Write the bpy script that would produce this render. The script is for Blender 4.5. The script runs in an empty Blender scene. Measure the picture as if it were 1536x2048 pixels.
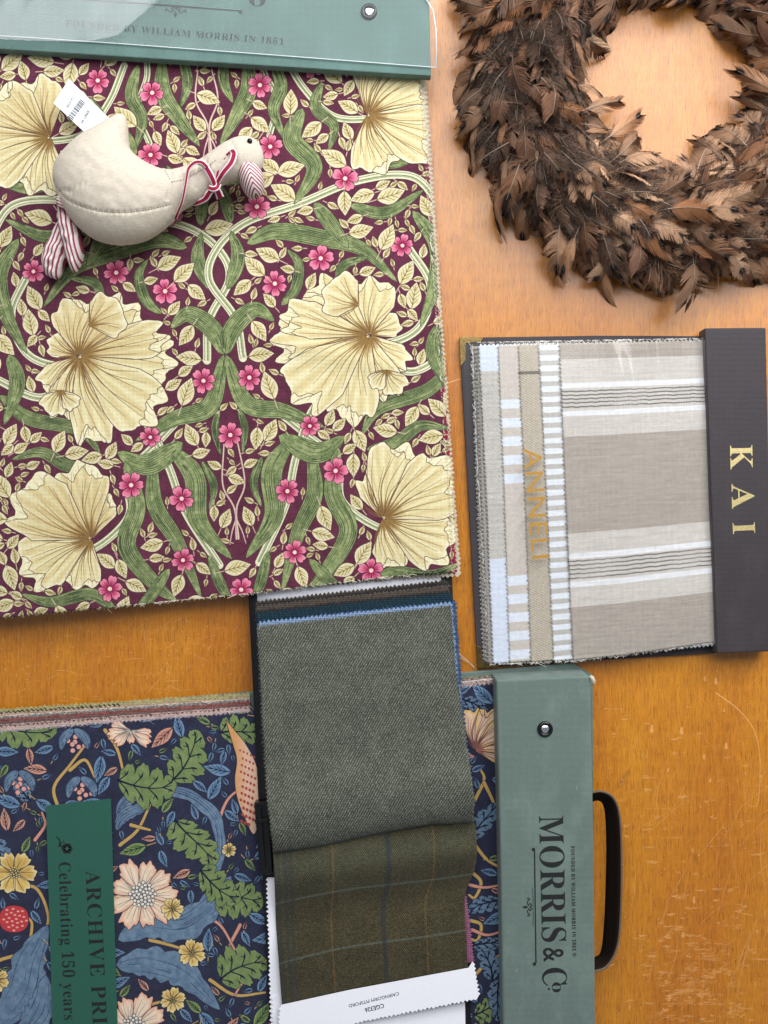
import bpy, math, random
import numpy as np
from mathutils import Vector, Matrix

random.seed(7)
rng = np.random.default_rng(11)
scene = bpy.context.scene

# ------------------------------------------------------------------ camera, light, exposure
S = 0.0005            # metres on the table per photograph pixel
H = 0.95              # camera height above the table
cam_d = bpy.data.cameras.new('camera')
cam_d.sensor_fit = 'VERTICAL'
cam_d.sensor_height = 24
cam_d.lens = 24 * H / (2048 * S)
cam_d.clip_start = 0.01
cam_d.clip_end = 50
cam = bpy.data.objects.new('camera', cam_d)
cam.location = (0, 0, H)
scene.collection.objects.link(cam)
scene.camera = cam

world = bpy.data.worlds.new('World')
scene.world = world
world.use_nodes = True
bg = world.node_tree.nodes['Background']
bg.inputs[0].default_value = (0.88, 0.93, 1.0, 1)
bg.inputs[1].default_value = 0.25


def area(name, loc, target, sx, sy, power, col):
    d = bpy.data.lights.new(name, 'AREA')
    d.shape = 'RECTANGLE'
    d.size, d.size_y = sx, sy
    d.energy = power
    d.color = col
    o = bpy.data.objects.new(name, d)
    o.location = loc
    o.rotation_euler = (Vector(target) - Vector(loc)).to_track_quat('-Z', 'Y').to_euler()
    scene.collection.objects.link(o)
    return o


area('window_light', (0.35, 1.2, 1.5), (0.25, 0.6, 0), 2.1, 1.35, 52, (0.985, 0.99, 1.0))
area('added_side_light', (1.15, 1.35, 0.85), (0, 0, 0), 0.4, 0.4, 17, (1.0, 0.985, 0.96))  # added unseen lamp that gives the soft light shape and direction

vs = scene.view_settings
vs.view_transform = 'Standard'
vs.look = 'None'
vs.gamma = 1
vs.use_curve_mapping = False
vs.exposure = 0.12
scene.cycles.transparent_max_bounces = 12
scene.cycles.use_denoising = True


# ------------------------------------------------------------------ helpers
def P(x, y, z=0.0):
    k = (H - z) / H
    return ((x - 768) * S * k, (1024 - y) * S * k, z)


def PA(x, y, z):
    k = (H - z) / H
    return np.stack([(x - 768) * S * k, (1024 - y) * S * k, z + 0 * x], -1)


def lin(c):
    c = np.asarray(c, float) / 255.0
    r = np.where(c <= 0.04045, c / 12.92, ((c + 0.055) / 1.055) ** 2.4)
    return (float(r[0]), float(r[1]), float(r[2]), 1.0)


def link(o, parent=None, **kw):
    scene.collection.objects.link(o)
    if parent is not None:
        o.parent = parent
        top = parent
        M = Matrix.Identity(4)
        while top is not None:
            M = top.matrix_basis if top.parent is None else M
            top = top.parent
        if parent.parent is None:
            o.matrix_parent_inverse = Matrix.Translation(parent.location).inverted()
    for k, v in kw.items():
        o[k] = v
    return o


def thing(name, label, cat, loc, group=None):
    o = bpy.data.objects.new(name, None)
    o.empty_display_size = 0.02
    o.location = loc
    scene.collection.objects.link(o)
    o['label'] = label
    o['category'] = cat
    if group:
        o['group'] = group
    return o


def mesh_obj(name, verts, faces, mats, parent=None, uv=None, smooth=False, col=None, **kw):
    me = bpy.data.meshes.new(name)
    verts = np.asarray(verts, dtype=np.float32)
    if isinstance(faces, np.ndarray):
        nf, k = faces.shape
        me.vertices.add(len(verts))
        me.vertices.foreach_set('co', verts.ravel())
        me.loops.add(nf * k)
        me.loops.foreach_set('vertex_index', faces.astype(np.int32).ravel())
        me.polygons.add(nf)
        me.polygons.foreach_set('loop_start', np.arange(0, nf * k, k, dtype=np.int32))
        me.update(calc_edges=True)
    else:
        me.from_pydata([tuple(map(float, v)) for v in verts], [], faces)
    if uv is not None:
        li = np.empty(len(me.loops), np.int32)
        me.loops.foreach_get('vertex_index', li)
        l = me.uv_layers.new(name='UVMap')
        l.data.foreach_set('uv', np.asarray(uv, np.float32)[li].ravel())
    if col is not None:
        a = me.color_attributes.new('Col', 'FLOAT_COLOR', 'POINT')
        c4 = np.ones((len(verts), 4), np.float32)
        c4[:, :3] = col
        a.data.foreach_set('color', c4.ravel())
    for m in (mats if isinstance(mats, (list, tuple)) else [mats]):
        me.materials.append(m)
    if smooth:
        me.polygons.foreach_set('use_smooth', np.ones(len(me.polygons), bool))
    me.validate()
    o = bpy.data.objects.new(name, me)
    return link(o, parent, **kw)


def solidify(o, t, rim=None, offset=-1):
    m = o.modifiers.new('thickness', 'SOLIDIFY')
    m.thickness = t
    m.offset = offset
    if rim is not None:
        o.data.materials.append(rim)
        m.material_offset_rim = 1
    return o


def poly_pt(line, t):
    """point(s) at fraction t of a polyline"""
    L = np.asarray(line, float)
    d = np.concatenate([[0], np.cumsum(np.hypot(*(L[1:] - L[:-1]).T))])
    d /= d[-1]
    return np.stack([np.interp(t, d, L[:, 0]), np.interp(t, d, L[:, 1])], -1)


def cr(pts, n=8):
    """Catmull-Rom through points (any dimension)"""
    p = np.asarray(pts, float)
    p = np.vstack([2 * p[0] - p[1], p, 2 * p[-1] - p[-2]]) if len(p) > 1 else p
    out = []
    for i in range(1, len(p) - 2):
        t = np.linspace(0, 1, n, endpoint=False)[:, None]
        a, b, c, d = p[i - 1], p[i], p[i + 1], p[i + 2]
        out.append(0.5 * (2 * b + (c - a) * t + (2 * a - 5 * b + 4 * c - d) * t ** 2 + (3 * b - a - 3 * c + d) * t ** 3))
    out.append(p[-2][None])
    return np.vstack(out)


def vnoise(h, w, cell, seed, cy=None):
    """smooth value noise 0..1, one value per texel"""
    r = np.random.default_rng(seed)
    cy = cy or cell
    gh, gw = int(h / cy) + 3, int(w / cell) + 3
    g = r.random((gh, gw))
    y = np.arange(h) / cy
    x = np.arange(w) / cell
    yi, xi = y.astype(int), x.astype(int)
    fy, fx = (y - yi)[:, None], (x - xi)[None]
    fy, fx = fy * fy * (3 - 2 * fy), fx * fx * (3 - 2 * fx)
    a = g[yi][:, xi] * (1 - fx) + g[yi][:, xi + 1] * fx
    b = g[yi + 1][:, xi] * (1 - fx) + g[yi + 1][:, xi + 1] * fx
    return a * (1 - fy) + b * fy


def image(name, arr, data=False):
    """arr: H x W x 3 sRGB 0..255, first row on top"""
    h, w = arr.shape[:2]
    im = bpy.data.images.new(name, w, h, alpha=False, float_buffer=False)
    if data:
        im.colorspace_settings.name = 'Non-Color'
    a = np.ones((h, w, 4), np.float32)
    a[..., :3] = np.clip(arr[::-1] / 255.0, 0, 1)
    im.pixels.foreach_set(a.ravel())
    im.update()
    im.pack()
    return im


# ------------------------------------------------------------------ materials
class NT:
    def __init__(s, name):
        s.m = bpy.data.materials.new(name)
        s.m.use_nodes = True
        s.t = s.m.node_tree
        s.p = s.t.nodes['Principled BSDF']

    def n(s, typ, **kw):
        nd = s.t.nodes.new(typ)
        for k, v in kw.items():
            if isinstance(k, str) and hasattr(nd, k):
                setattr(nd, k, v)
            else:
                nd.inputs[k.replace('_', ' ')].default_value = v
        return nd

    def l(s, a, b):
        s.t.links.new(a, b)

    def mix(s, fac, a, b, mode='MIX'):
        m = s.t.nodes.new('ShaderNodeMix')
        m.data_type = 'RGBA'
        m.blend_type = mode
        for i, v in ((0, fac), (6, a), (7, b)):
            if hasattr(v, 'is_output'):
                s.l(v, m.inputs[i])
            else:
                m.inputs[i].default_value = v
        return m.outputs[2]

    def noise(s, scale, detail=4, rough=0.55, vec=None, stretch=None):
        nd = s.n('ShaderNodeTexNoise')
        nd.inputs['Scale'].default_value = scale
        nd.inputs['Detail'].default_value = detail
        nd.inputs['Roughness'].default_value = rough
        if stretch:
            mp = s.n('ShaderNodeMapping')
            mp.inputs['Scale'].default_value = stretch
            s.l(vec or s.tc('Object'), mp.inputs[0])
            s.l(mp.outputs[0], nd.inputs[0])
        else:
            s.l(vec or s.tc('Object'), nd.inputs[0])
        return nd.outputs['Fac']

    def tc(s, which):
        if not hasattr(s, '_tc'):
            s._tc = s.n('ShaderNodeTexCoord')
        return s._tc.outputs[which]

    def ramp(s, fac, stops):
        r = s.n('ShaderNodeValToRGB')
        e = r.color_ramp.elements
        while len(e) < len(stops):
            e.new(0.5)
        for i, (p, c) in enumerate(stops):
            e[i].position = p
            e[i].color = c if len(c) == 4 else (*c, 1)
        s.l(fac, r.inputs[0])
        return r.outputs[0]

    def bump(s, h, strength, dist, prev=None):
        b = s.n('ShaderNodeBump')
        b.inputs['Strength'].default_value = strength
        b.inputs['Distance'].default_value = dist
        s.l(h, b.inputs['Height'])
        if prev is not None:
            s.l(prev, b.inputs['Normal'])
        return b.outputs[0]

    def set(s, **kw):
        for k, v in kw.items():
            i = s.p.inputs[k.replace('_', ' ')]
            if hasattr(v, 'is_output'):
                s.l(v, i)
            else:
                i.default_value = v
        return s


def weave_bump(n, pitch, strength=0.5, dist=0.0004):
    """crossing threads, pitch in metres"""
    k = 2 * math.pi / pitch / 20.0 * 10
    outs = []
    for ax in ('X', 'Y'):
        w = n.n('ShaderNodeTexWave', wave_type='BANDS', bands_direction=ax)
        w.inputs['Scale'].default_value = 0.31416 / pitch
        w.inputs['Distortion'].default_value = 1.2
        w.inputs['Detail'].default_value = 1
        w.inputs['Detail Scale'].default_value = 2
        n.l(n.tc('Object'), w.inputs[0])
        outs.append(w.outputs['Fac'])
    mth = n.n('ShaderNodeMath', operation='ADD')
    n.l(outs[0], mth.inputs[0])
    n.l(outs[1], mth.inputs[1])
    return mth.outputs[0]


def fabric_img(name, im, pitch=0.0015, bump=0.5, dist=0.0004, rough=0.9, sheen=0.15, thread=0.25, spec=0.15):
    n = NT(name)
    t = n.n('ShaderNodeTexImage', image=im, extension='EXTEND')
    n.l(n.tc('UV'), t.inputs[0])
    w = weave_bump(n, pitch)
    dark = n.ramp(w, [(0.1, (1 - thread,) * 3), (0.9, (1, 1, 1))])
    slub = n.noise(260, 5, 0.7)
    c = n.mix(1.0, t.outputs[0], dark, 'MULTIPLY')
    c = n.mix(1.0, c, n.ramp(slub, [(0.25, (0.86,) * 3), (0.75, (1.06,) * 3)]), 'MULTIPLY')
    b = n.bump(w, bump, dist)
    b = n.bump(slub, 0.25, 0.0008, b)
    n.set(Base_Color=c, Roughness=rough, Normal=b, Sheen_Weight=sheen, Specular_IOR_Level=spec)
    return n.m


def cloth(name, rgb, pitch=0.0015, bump=0.5, var=0.1, rough=0.9, spec=0.15, dist=0.0004, nscale=300, worn=0.0):
    n = NT(name)
    w = weave_bump(n, pitch)
    nz = n.noise(nscale, 5, 0.7)
    big = n.noise(14, 3, 0.5)
    c = n.mix(1.0, lin(rgb), n.ramp(w, [(0.1, (0.82,) * 3), (0.9, (1.02,) * 3)]), 'MULTIPLY')
    c = n.mix(1.0, c, n.ramp(nz, [(0.25, (1 - 2 * var,) * 3), (0.75, (1 + var,) * 3)]), 'MULTIPLY')
    c = n.mix(1.0, c, n.ramp(big, [(0.3, (0.96,) * 3), (0.7, (1.02,) * 3)]), 'MULTIPLY')
    b = n.bump(w, bump, dist)
    b = n.bump(nz, 0.25, 0.0006, b)
    if worn:
        sm_ = n.noise(30, 6, 0.65, stretch=(1, .5, 1))
        fl_ = n.noise(220, 3, 0.5, stretch=(1, .35, 1))
        c = n.mix(n.ramp(sm_, [(.48, (0,) * 3), (.74, (worn,) * 3)]), c, lin(tuple(min(255, v * 1.25 + 18) for v in rgb)))
        c = n.mix(n.ramp(fl_, [(.73, (0,) * 3), (.79, (worn * .9,) * 3)]), c, lin(tuple(min(255, v * 1.4 + 40) for v in rgb)))
        rough = n.ramp(sm_, [(.35, (max(.3, rough - .18),) * 3), (.65, (rough,) * 3)])
    n.set(Base_Color=c, Roughness=rough, Normal=b, Specular_IOR_Level=spec, Sheen_Weight=0.1)
    return n.m


def plain(name, rgb, rough=0.5, metal=0.0, var=0.05, bump=0.1, nscale=200, spec=0.5):
    n = NT(name)
    nz = n.noise(nscale, 5, 0.6)
    c = n.mix(1.0, lin(rgb), n.ramp(nz, [(0.3, (1 - var,) * 3), (0.7, (1 + var,) * 3)]), 'MULTIPLY')
    n.set(Base_Color=c, Roughness=rough, Metallic=metal, Normal=n.bump(nz, bump, 0.0005), Specular_IOR_Level=spec)
    return n.m


def clear_plastic(name, rough=0.04, wr=0.3, scale=9, ior_=1.38):
    n = NT(name)
    t = n.t
    t.nodes.remove(n.p)
    out = t.nodes['Material Output']
    tr = n.n('ShaderNodeBsdfTransparent')
    tr.inputs[0].default_value = (0.97, 0.975, 0.98, 1)
    gl = n.n('ShaderNodeBsdfGlossy')
    gl.inputs['Roughness'].default_value = rough
    fr = n.n('ShaderNodeFresnel')
    geo = n.n('ShaderNodeNewGeometry')
    ior = n.n('ShaderNodeMapRange')      # a thin film has no inside: the same reflectance from both faces
    ior.inputs['To Min'].default_value = ior_
    ior.inputs['To Max'].default_value = 1 / ior_
    n.l(geo.outputs['Backfacing'], ior.inputs[0])
    n.l(ior.outputs[0], fr.inputs['IOR'])
    nz = n.noise(scale, 3, 0.5)
    b = n.bump(nz, wr, 0.01)
    n.l(b, gl.inputs['Normal'])
    n.l(b, fr.inputs['Normal'])
    mx = n.n('ShaderNodeMixShader')
    n.l(fr.outputs[0], mx.inputs[0])
    n.l(tr.outputs[0], mx.inputs[1])
    n.l(gl.outputs[0], mx.inputs[2])
    n.l(mx.outputs[0], out.inputs[0])
    return n.m


M_card = plain('white_card', (236, 236, 244), 0.6, var=0.015, bump=0.05)
M_ink = plain('black_ink', (22, 24, 24), 0.55, var=0.1)
M_ink_soft = plain('soft_black_ink', (38, 50, 48), 0.6, var=0.1)
M_black = plain('black_board', (26, 25, 28), 0.5, var=0.15, bump=0.25, nscale=900)
M_clip = plain('black_plastic', (12, 12, 14), 0.28)
M_gold = plain('gold_foil', (214, 196, 140), 0.34, 0.7, var=0.25, bump=0.4, nscale=700)
M_goldflat = plain('ochre_print', (168, 124, 42), 0.5, 0.0, var=0.06)
M_brass = plain('aged_brass', (120, 100, 62), 0.33, 0.9, var=0.35, bump=0.3, nscale=250)
M_green_cloth = cloth('green_bookcloth', (102, 118, 112), 0.0011, 0.35, 0.05, 0.75, 0.2, worn=.30)
M_green_cloth2 = cloth('teal_green_bookcloth', (90, 118, 112), 0.0011, 0.35, 0.06, 0.7, 0.25, worn=.25)
M_kai = cloth('charcoal_bookcloth', (54, 48, 52), 0.0012, 0.25, 0.05, 0.6, 0.3, worn=.22)
M_fray = cloth('frayed_edge', (205, 196, 176), 0.001, 0.6, 0.12)
M_fray_dark = cloth('dark_frayed_edge', (60, 58, 56), 0.001, 0.6, 0.2)
M_steel = plain('bright_steel', (225, 228, 235), 0.18, 1.0, var=0.03)


# ------------------------------------------------------------------ sheets and swatches
def zigzag(line, tooth, amp, sgn):
    """polyline -> pinked polyline; teeth stick out to sgn side of travel"""
    L = np.asarray(line, float)
    ln = np.hypot(*(L[1:] - L[:-1]).T).sum()
    n = max(2, int(round(ln / tooth)) * 2)
    t = np.linspace(0, 1, n + 1)
    p = poly_pt(L, t)
    d = np.gradient(p, axis=0)
    d /= np.hypot(d[:, 0], d[:, 1])[:, None] + 1e-9
    nrm = np.stack([d[:, 1], -d[:, 0]], -1) * sgn
    off = np.where(np.arange(n + 1) % 2 == 1, amp, 0.0)
    off[1:-1] += rng.uniform(-0.28, 0.28, n - 1) * amp
    return p + nrm * off[:, None]


def sheet(name, top, bottom, left, right, zf, mats, parent, teeth='', tooth=9.5, amp=4.0, cell=None,
          thick=0.0005, rim=None, uvpx=None, **kw):
    """Coons patch over four px polylines (top/bottom left->right, left/right top->bottom); zf(px,py,s,t)->z"""
    top, bottom, left, right = [np.asarray(a, float) for a in (top, bottom, left, right)]
    ln = lambda a: np.hypot(*(a[1:] - a[:-1]).T).sum()
    cell = cell or tooth / 2
    nx = max(2, int(round(max(ln(top), ln(bottom)) / cell / 2)) * 2)
    ny = max(2, int(round(max(ln(left), ln(right)) / cell / 2)) * 2)
    s, t = np.linspace(0, 1, nx + 1), np.linspace(0, 1, ny + 1)
    T, B, L, R = poly_pt(top, s), poly_pt(bottom, s), poly_pt(left, t), poly_pt(right, t)
    ss, tt = np.meshgrid(s, t)
    s3, t3 = ss[..., None], tt[..., None]
    p = (1 - t3) * T[None] + t3 * B[None] + (1 - s3) * L[:, None] + s3 * R[:, None] \
        - ((1 - s3) * (1 - t3) * T[0] + s3 * (1 - t3) * T[-1] + (1 - s3) * t3 * B[0] + s3 * t3 * B[-1])
    q = p.copy()
    jx = 1 + rng.uniform(-0.3, 0.3, nx + 1)
    jy = 1 + rng.uniform(-0.3, 0.3, ny + 1)
    alt_x = (np.arange(nx + 1) % 2 == 1) * jx
    alt_y = (np.arange(ny + 1) % 2 == 1) * jy
    if 'T' in teeth:
        q[0, :, 1] += amp * (0.5 - alt_x)
    if 'B' in teeth:
        q[-1, :, 1] -= amp * (0.5 - alt_x)
    if 'L' in teeth:
        q[:, 0, 0] += amp * (0.5 - alt_y)
    if 'R' in teeth:
        q[:, -1, 0] -= amp * (0.5 - alt_y)
    z = zf(p[..., 0], p[..., 1], ss, tt) if callable(zf) else zf + 0 * ss
    v = PA(q[..., 0], q[..., 1], z).reshape(-1, 3)
    idx = np.arange((nx + 1) * (ny + 1)).reshape(ny + 1, nx + 1)
    f = np.stack([idx[:-1, :-1], idx[1:, :-1], idx[1:, 1:], idx[:-1, 1:]], -1).reshape(-1, 4)
    if uvpx is not None:
        x0, y0, w, h = uvpx
        uv = np.stack([(q[..., 0] - x0) / w, 1 - (q[..., 1] - y0) / h], -1).reshape(-1, 2)
    else:
        uv = np.stack([ss, 1 - tt], -1).reshape(-1, 2)
    o = mesh_obj(name, v, f, mats, parent, uv=uv, smooth=True, **kw)
    if thick:
        solidify(o, thick, rim)
    return o


def prism(name, pts, z0, z1, mat, parent=None, bevel=0.0, pz=None, **kw):
    """extruded px outline; the outline is where it shows at height pz (default its top)"""
    pz = z1 if pz is None else pz
    n = len(pts)
    base = [P(x, y, pz) for x, y in pts]
    v = [(a, b, z0) for a, b, _ in base] + [(a, b, z1) for a, b, _ in base]
    ar = sum(base[i][0] * base[(i + 1) % n][1] - base[(i + 1) % n][0] * base[i][1] for i in range(n))
    top, bot = list(range(n, 2 * n)), list(range(n))[::-1]
    side = [[i, (i + 1) % n, n + (i + 1) % n, n + i] for i in range(n)]
    if ar < 0:
        top, bot, side = top[::-1], bot[::-1], [a[::-1] for a in side]
    o = mesh_obj(name, v, [top, bot] + side, mat, parent, **kw)
    if bevel:
        b = o.modifiers.new('bevel', 'BEVEL')
        b.width = bevel
        b.segments = 3
        b.limit_method = 'ANGLE'
    return o


def pinked(name, quad, z, mat, parent, tooth=9.5, amp=4, sides='TRBL', thick=0.0006, **kw):
    """flat pinked swatch; quad = TL, TR, BR, BL"""
    tl, tr, br, bl = quad
    out = []
    for sd, a, b in (('T', tl, tr), ('R', tr, br), ('B', br, bl), ('L', bl, tl)):
        seg = zigzag([a, b], tooth, amp, 1) if sd in sides else np.array([a, b], float)
        out.append(seg[:-1])
    pts = np.vstack(out)
    return prism(name, [tuple(p) for p in pts], z - thick, z, mat, parent, **kw)


def fray(line, z, rgb, parent, n, L=5.0, sgn=1, seed=1):
    """loose yarn ends along a cut edge"""
    r = np.random.default_rng(seed)
    line = np.asarray(line, float)
    v, f = [], []
    for _ in range(n):
        t = r.random()
        p = poly_pt(line, np.array([t]))[0]
        q = poly_pt(line, np.array([min(1, t + .004)]))[0] - poly_pt(line, np.array([max(0, t - .004)]))[0]
        q /= np.hypot(*q) + 1e-9
        nn = np.array([q[1], -q[0]]) * sgn
        d = nn * r.uniform(.2, 1) + q * r.normal() * .9
        l = L * r.uniform(.3, 1) * (2.2 if r.random() < .04 else 1)
        c = d + q * r.normal() * .5
        zz = z + r.uniform(-.0012, .0012)
        k = len(v)
        for u in (0, .5, 1):
            m = p - nn * 2 + d * l * u + (c - d) * l * u * u * .5
            w = .35 * (1 - .5 * u)
            v.append(P(m[0] - w * d[1], m[1] + w * d[0], zz + .0006 * u))
            v.append(P(m[0] + w * d[1], m[1] - w * d[0], zz + .0006 * u))
        f += [[k, k + 1, k + 3, k + 2], [k + 2, k + 3, k + 5, k + 4]]
    key = 'yarn_%d_%d_%d' % rgb
    m = bpy.data.materials.get(key) or plain(key, rgb, .9, var=.25)
    return mesh_obj('frayed_yarn', v, f, m, parent, kind='stuff')


def tube(name, pts, r, mat, parent=None, seg=8, **kw):
    """round tube through world points; r scalar or per point"""
    p = np.asarray(pts, float)
    n = len(p)
    r = np.broadcast_to(np.asarray(r, float), (n,))
    d = np.gradient(p, axis=0)
    d /= np.linalg.norm(d, axis=1)[:, None] + 1e-12
    up = np.array([0, 0, 1.0])
    v = []
    for i in range(n):
        a = np.cross(d[i], up)
        if np.linalg.norm(a) < 1e-3:
            a = np.cross(d[i], [1, 0, 0])
        a /= np.linalg.norm(a)
        b = np.cross(a, d[i])
        for k in range(seg):
            th = 2 * math.pi * k / seg
            v.append(p[i] + r[i] * (a * math.cos(th) + b * math.sin(th)))
    f = []
    for i in range(n - 1):
        for k in range(seg):
            f.append([i * seg + k, i * seg + (k + 1) % seg, (i + 1) * seg + (k + 1) % seg, (i + 1) * seg + k])
    f.append(list(range(seg))[::-1])
    f.append([(n - 1) * seg + k for k in range(seg)])
    return mesh_obj(name, v, f, mat, parent, smooth=True, **kw)


def serif(t):
    r = ''
    for ch in t:
        if 'A' <= ch <= 'Z':
            r += chr(0x1D400 + ord(ch) - 65)
        elif 'a' <= ch <= 'z':
            r += chr(0x1D41A + ord(ch) - 97)
        elif '0' <= ch <= '9':
            r += chr(0x1D7CE + ord(ch) - 48)
        else:
            r += ch
    return r


def lettering(name, body, a, b, cap, z, mat, parent, thin=0.0, spacing=1.0, depth=0.0001, use_serif=True, capratio=0.7, **kw):
    """text whose baseline runs from px a to px b; cap = px cap height; up is 90 deg counter-clockwise on screen"""
    c = bpy.data.curves.new(name, 'FONT')
    c.body = serif(body) if use_serif else body
    c.size = 1
    c.space_character = spacing
    c.offset = thin
    c.resolution_u = 4
    o = bpy.data.objects.new(name, c)
    scene.collection.objects.link(o)
    dg = bpy.context.evaluated_depsgraph_get()
    dg.update()
    me = bpy.data.meshes.new_from_object(o.evaluated_get(dg))
    bpy.data.objects.remove(o)
    co = np.array([v.co for v in me.vertices])
    fs = [list(p.vertices) for p in me.polygons]
    a, b = np.array(a, float), np.array(b, float)
    u = (b - a)
    L = np.hypot(*u)
    u /= L
    w = np.array([u[1], -u[0]])          # screen up (y down)
    x0, x1 = co[:, 0].min(), co[:, 0].max()
    px = a + np.outer((co[:, 0] - x0) / (x1 - x0) * L, u) + np.outer(co[:, 1] / capratio * cap, w)
    v = PA(px[:, 0], px[:, 1], np.full(len(px), z))
    me2 = mesh_obj(name, v, fs, mat, parent, **kw)
    bpy.data.meshes.remove(me)
    return me2


def flat_strokes(name, strokes, z, mat, parent, dots=(), **kw):
    """flat ornament from px polylines [(pts, halfwidth list or scalar)] and dots (x,y,r)"""
    v, f = [], []
    for pts, w in strokes:
        p = cr(pts, 6) if len(pts) > 2 else np.asarray(pts, float)
        w = np.interp(np.linspace(0, 1, len(p)), np.linspace(0, 1, len(np.atleast_1d(w))), np.atleast_1d(w))
        d = np.gradient(p, axis=0)
        d /= np.hypot(d[:, 0], d[:, 1])[:, None] + 1e-9
        nn = np.stack([-d[:, 1], d[:, 0]], -1)
        b = len(v)
        for i in range(len(p)):
            v.append(P(*(p[i] + nn[i] * w[i]), z))
            v.append(P(*(p[i] - nn[i] * w[i]), z))
        for i in range(len(p) - 1):
            f.append([b + 2 * i, b + 2 * i + 1, b + 2 * i + 3, b + 2 * i + 2])
    for x, y, r in dots:
        b = len(v)
        for k in range(16):
            v.append(P(x + r * math.cos(k * math.pi / 8), y + r * math.sin(k * math.pi / 8), z + 0.00003))
        f.append(list(range(b, b + 16))[::-1])
    return mesh_obj(name, v, f, mat, parent, **kw)


# ------------------------------------------------------------------ print designer (rasterises a cloth print)
class Canvas:
    def __init__(s, x0, y0, w, h, k, bgc):
        s.x0, s.y0, s.w, s.h, s.k = x0, y0, w, h, k
        s.W, s.H = int(w * k), int(h * k)
        s.a = np.empty((s.H, s.W, 3), np.float32)
        s.a[:] = bgc
        s.occ = np.zeros((s.H, s.W), bool)
        s.nz = vnoise(s.H, s.W, 9 * k, 3) * 0.6 + vnoise(s.H, s.W, 2.5 * k, 4) * 0.4

    @property
    def ext(s):
        return (s.x0, s.y0, s.w, s.h)

    def win(s, p, m):
        a = max(0, int((p[:, 0].min() - m - s.x0) * s.k))
        b = min(s.W, int((p[:, 0].max() + m - s.x0) * s.k) + 2)
        c = max(0, int((p[:, 1].min() - m - s.y0) * s.k))
        d = min(s.H, int((p[:, 1].max() + m - s.y0) * s.k) + 2)
        if a >= b or c >= d:
            return None
        X = (np.arange(a, b) + 0.5) / s.k + s.x0
        Y = (np.arange(c, d) + 0.5) / s.k + s.y0
        return (slice(c, d), slice(a, b)), X[None], Y[:, None]

    def blend(s, sl, c, col):
        s.a[sl] = s.a[sl] * (1 - c[..., None]) + col * c[..., None]

    def sd(s, p, X, Y):
        ins = np.zeros(np.broadcast(X, Y).shape, bool)
        d2 = np.full(ins.shape, 1e9)
        for i in range(len(p)):
            x1, y1 = p[i - 1]
            x2, y2 = p[i]
            dx, dy = x2 - x1, y2 - y1
            t = np.clip(((X - x1) * dx + (Y - y1) * dy) / (dx * dx + dy * dy + 1e-9), 0, 1)
            np.minimum(d2, (X - x1 - t * dx) ** 2 + (Y - y1 - t * dy) ** 2, out=d2)
            if y1 != y2:
                ins ^= ((y1 > Y) != (y2 > Y)) & (X < dx * (Y - y1) / dy + x1)
        d = np.sqrt(d2)
        return np.where(ins, -d, d)

    def poly(s, p, fill, oc=None, ow=0.0, occ=True):
        p = np.asarray(p, float)
        w = s.win(p, ow + 1)
        if w is None:
            return
        sl, X, Y = w
        sd = s.sd(p, X, Y)
        if oc is not None:
            s.blend(sl, np.clip(0.5 - (sd - ow) * s.k, 0, 1), np.array(oc, float))
        col = fill(X, Y, sd, s.nz[sl]) if callable(fill) else np.array(fill, float)
        s.blend(sl, np.clip(0.5 - sd * s.k, 0, 1), col)
        if occ:
            s.occ[sl] |= sd < ow

    def free(s, p, frac=0.04, m=0):
        p = np.asarray(p, float)
        w = s.win(p, 1)
        if w is None:
            return False
        sl, X, Y = w
        sd = s.sd(p, X, Y)
        i = sd < m
        n = i.sum()
        return n > 0 and (s.occ[sl] & i).sum() <= frac * n

    def stroke(s, p, hw, col, oc=None, ow=0.0, occ=True):
        p = np.asarray(p, float)
        n = len(p)
        hw = np.interp(np.linspace(0, 1, n), np.linspace(0, 1, len(np.atleast_1d(hw))), np.atleast_1d(hw))
        w = s.win(p, hw.max() + ow + 4)
        if w is None:
            return
        sl, X, Y = w
        D = np.full((sl[0].stop - sl[0].start, sl[1].stop - sl[1].start), 1e3, np.float32)
        for i in range(n - 1):
            q = p[i:i + 2]
            ww = s.win(q, hw[i:i + 2].max() + ow + 1.5)
            if ww is None:
                continue
            s2, X2, Y2 = ww
            dx, dy = q[1] - q[0]
            t = np.clip(((X2 - q[0, 0]) * dx + (Y2 - q[0, 1]) * dy) / (dx * dx + dy * dy + 1e-9), 0, 1)
            d = np.hypot(X2 - q[0, 0] - t * dx, Y2 - q[0, 1] - t * dy) - (hw[i] * (1 - t) + hw[i + 1] * t)
            r = (slice(s2[0].start - sl[0].start, s2[0].stop - sl[0].start), slice(s2[1].start - sl[1].start, s2[1].stop - sl[1].start))
            D[r] = np.minimum(D[r], d)
        if oc is not None:
            s.blend(sl, np.clip(0.5 - (D - ow) * s.k, 0, 1), np.array(oc, float))
        s.blend(sl, np.clip(0.5 - D * s.k, 0, 1), np.array(col, float))
        if occ:
            s.occ[sl] |= D < ow


def frame_of(c):
    d = np.gradient(c, axis=0)
    d /= np.hypot(d[:, 0], d[:, 1])[:, None] + 1e-9
    return d, np.stack([-d[:, 1], d[:, 0]], -1)


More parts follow.
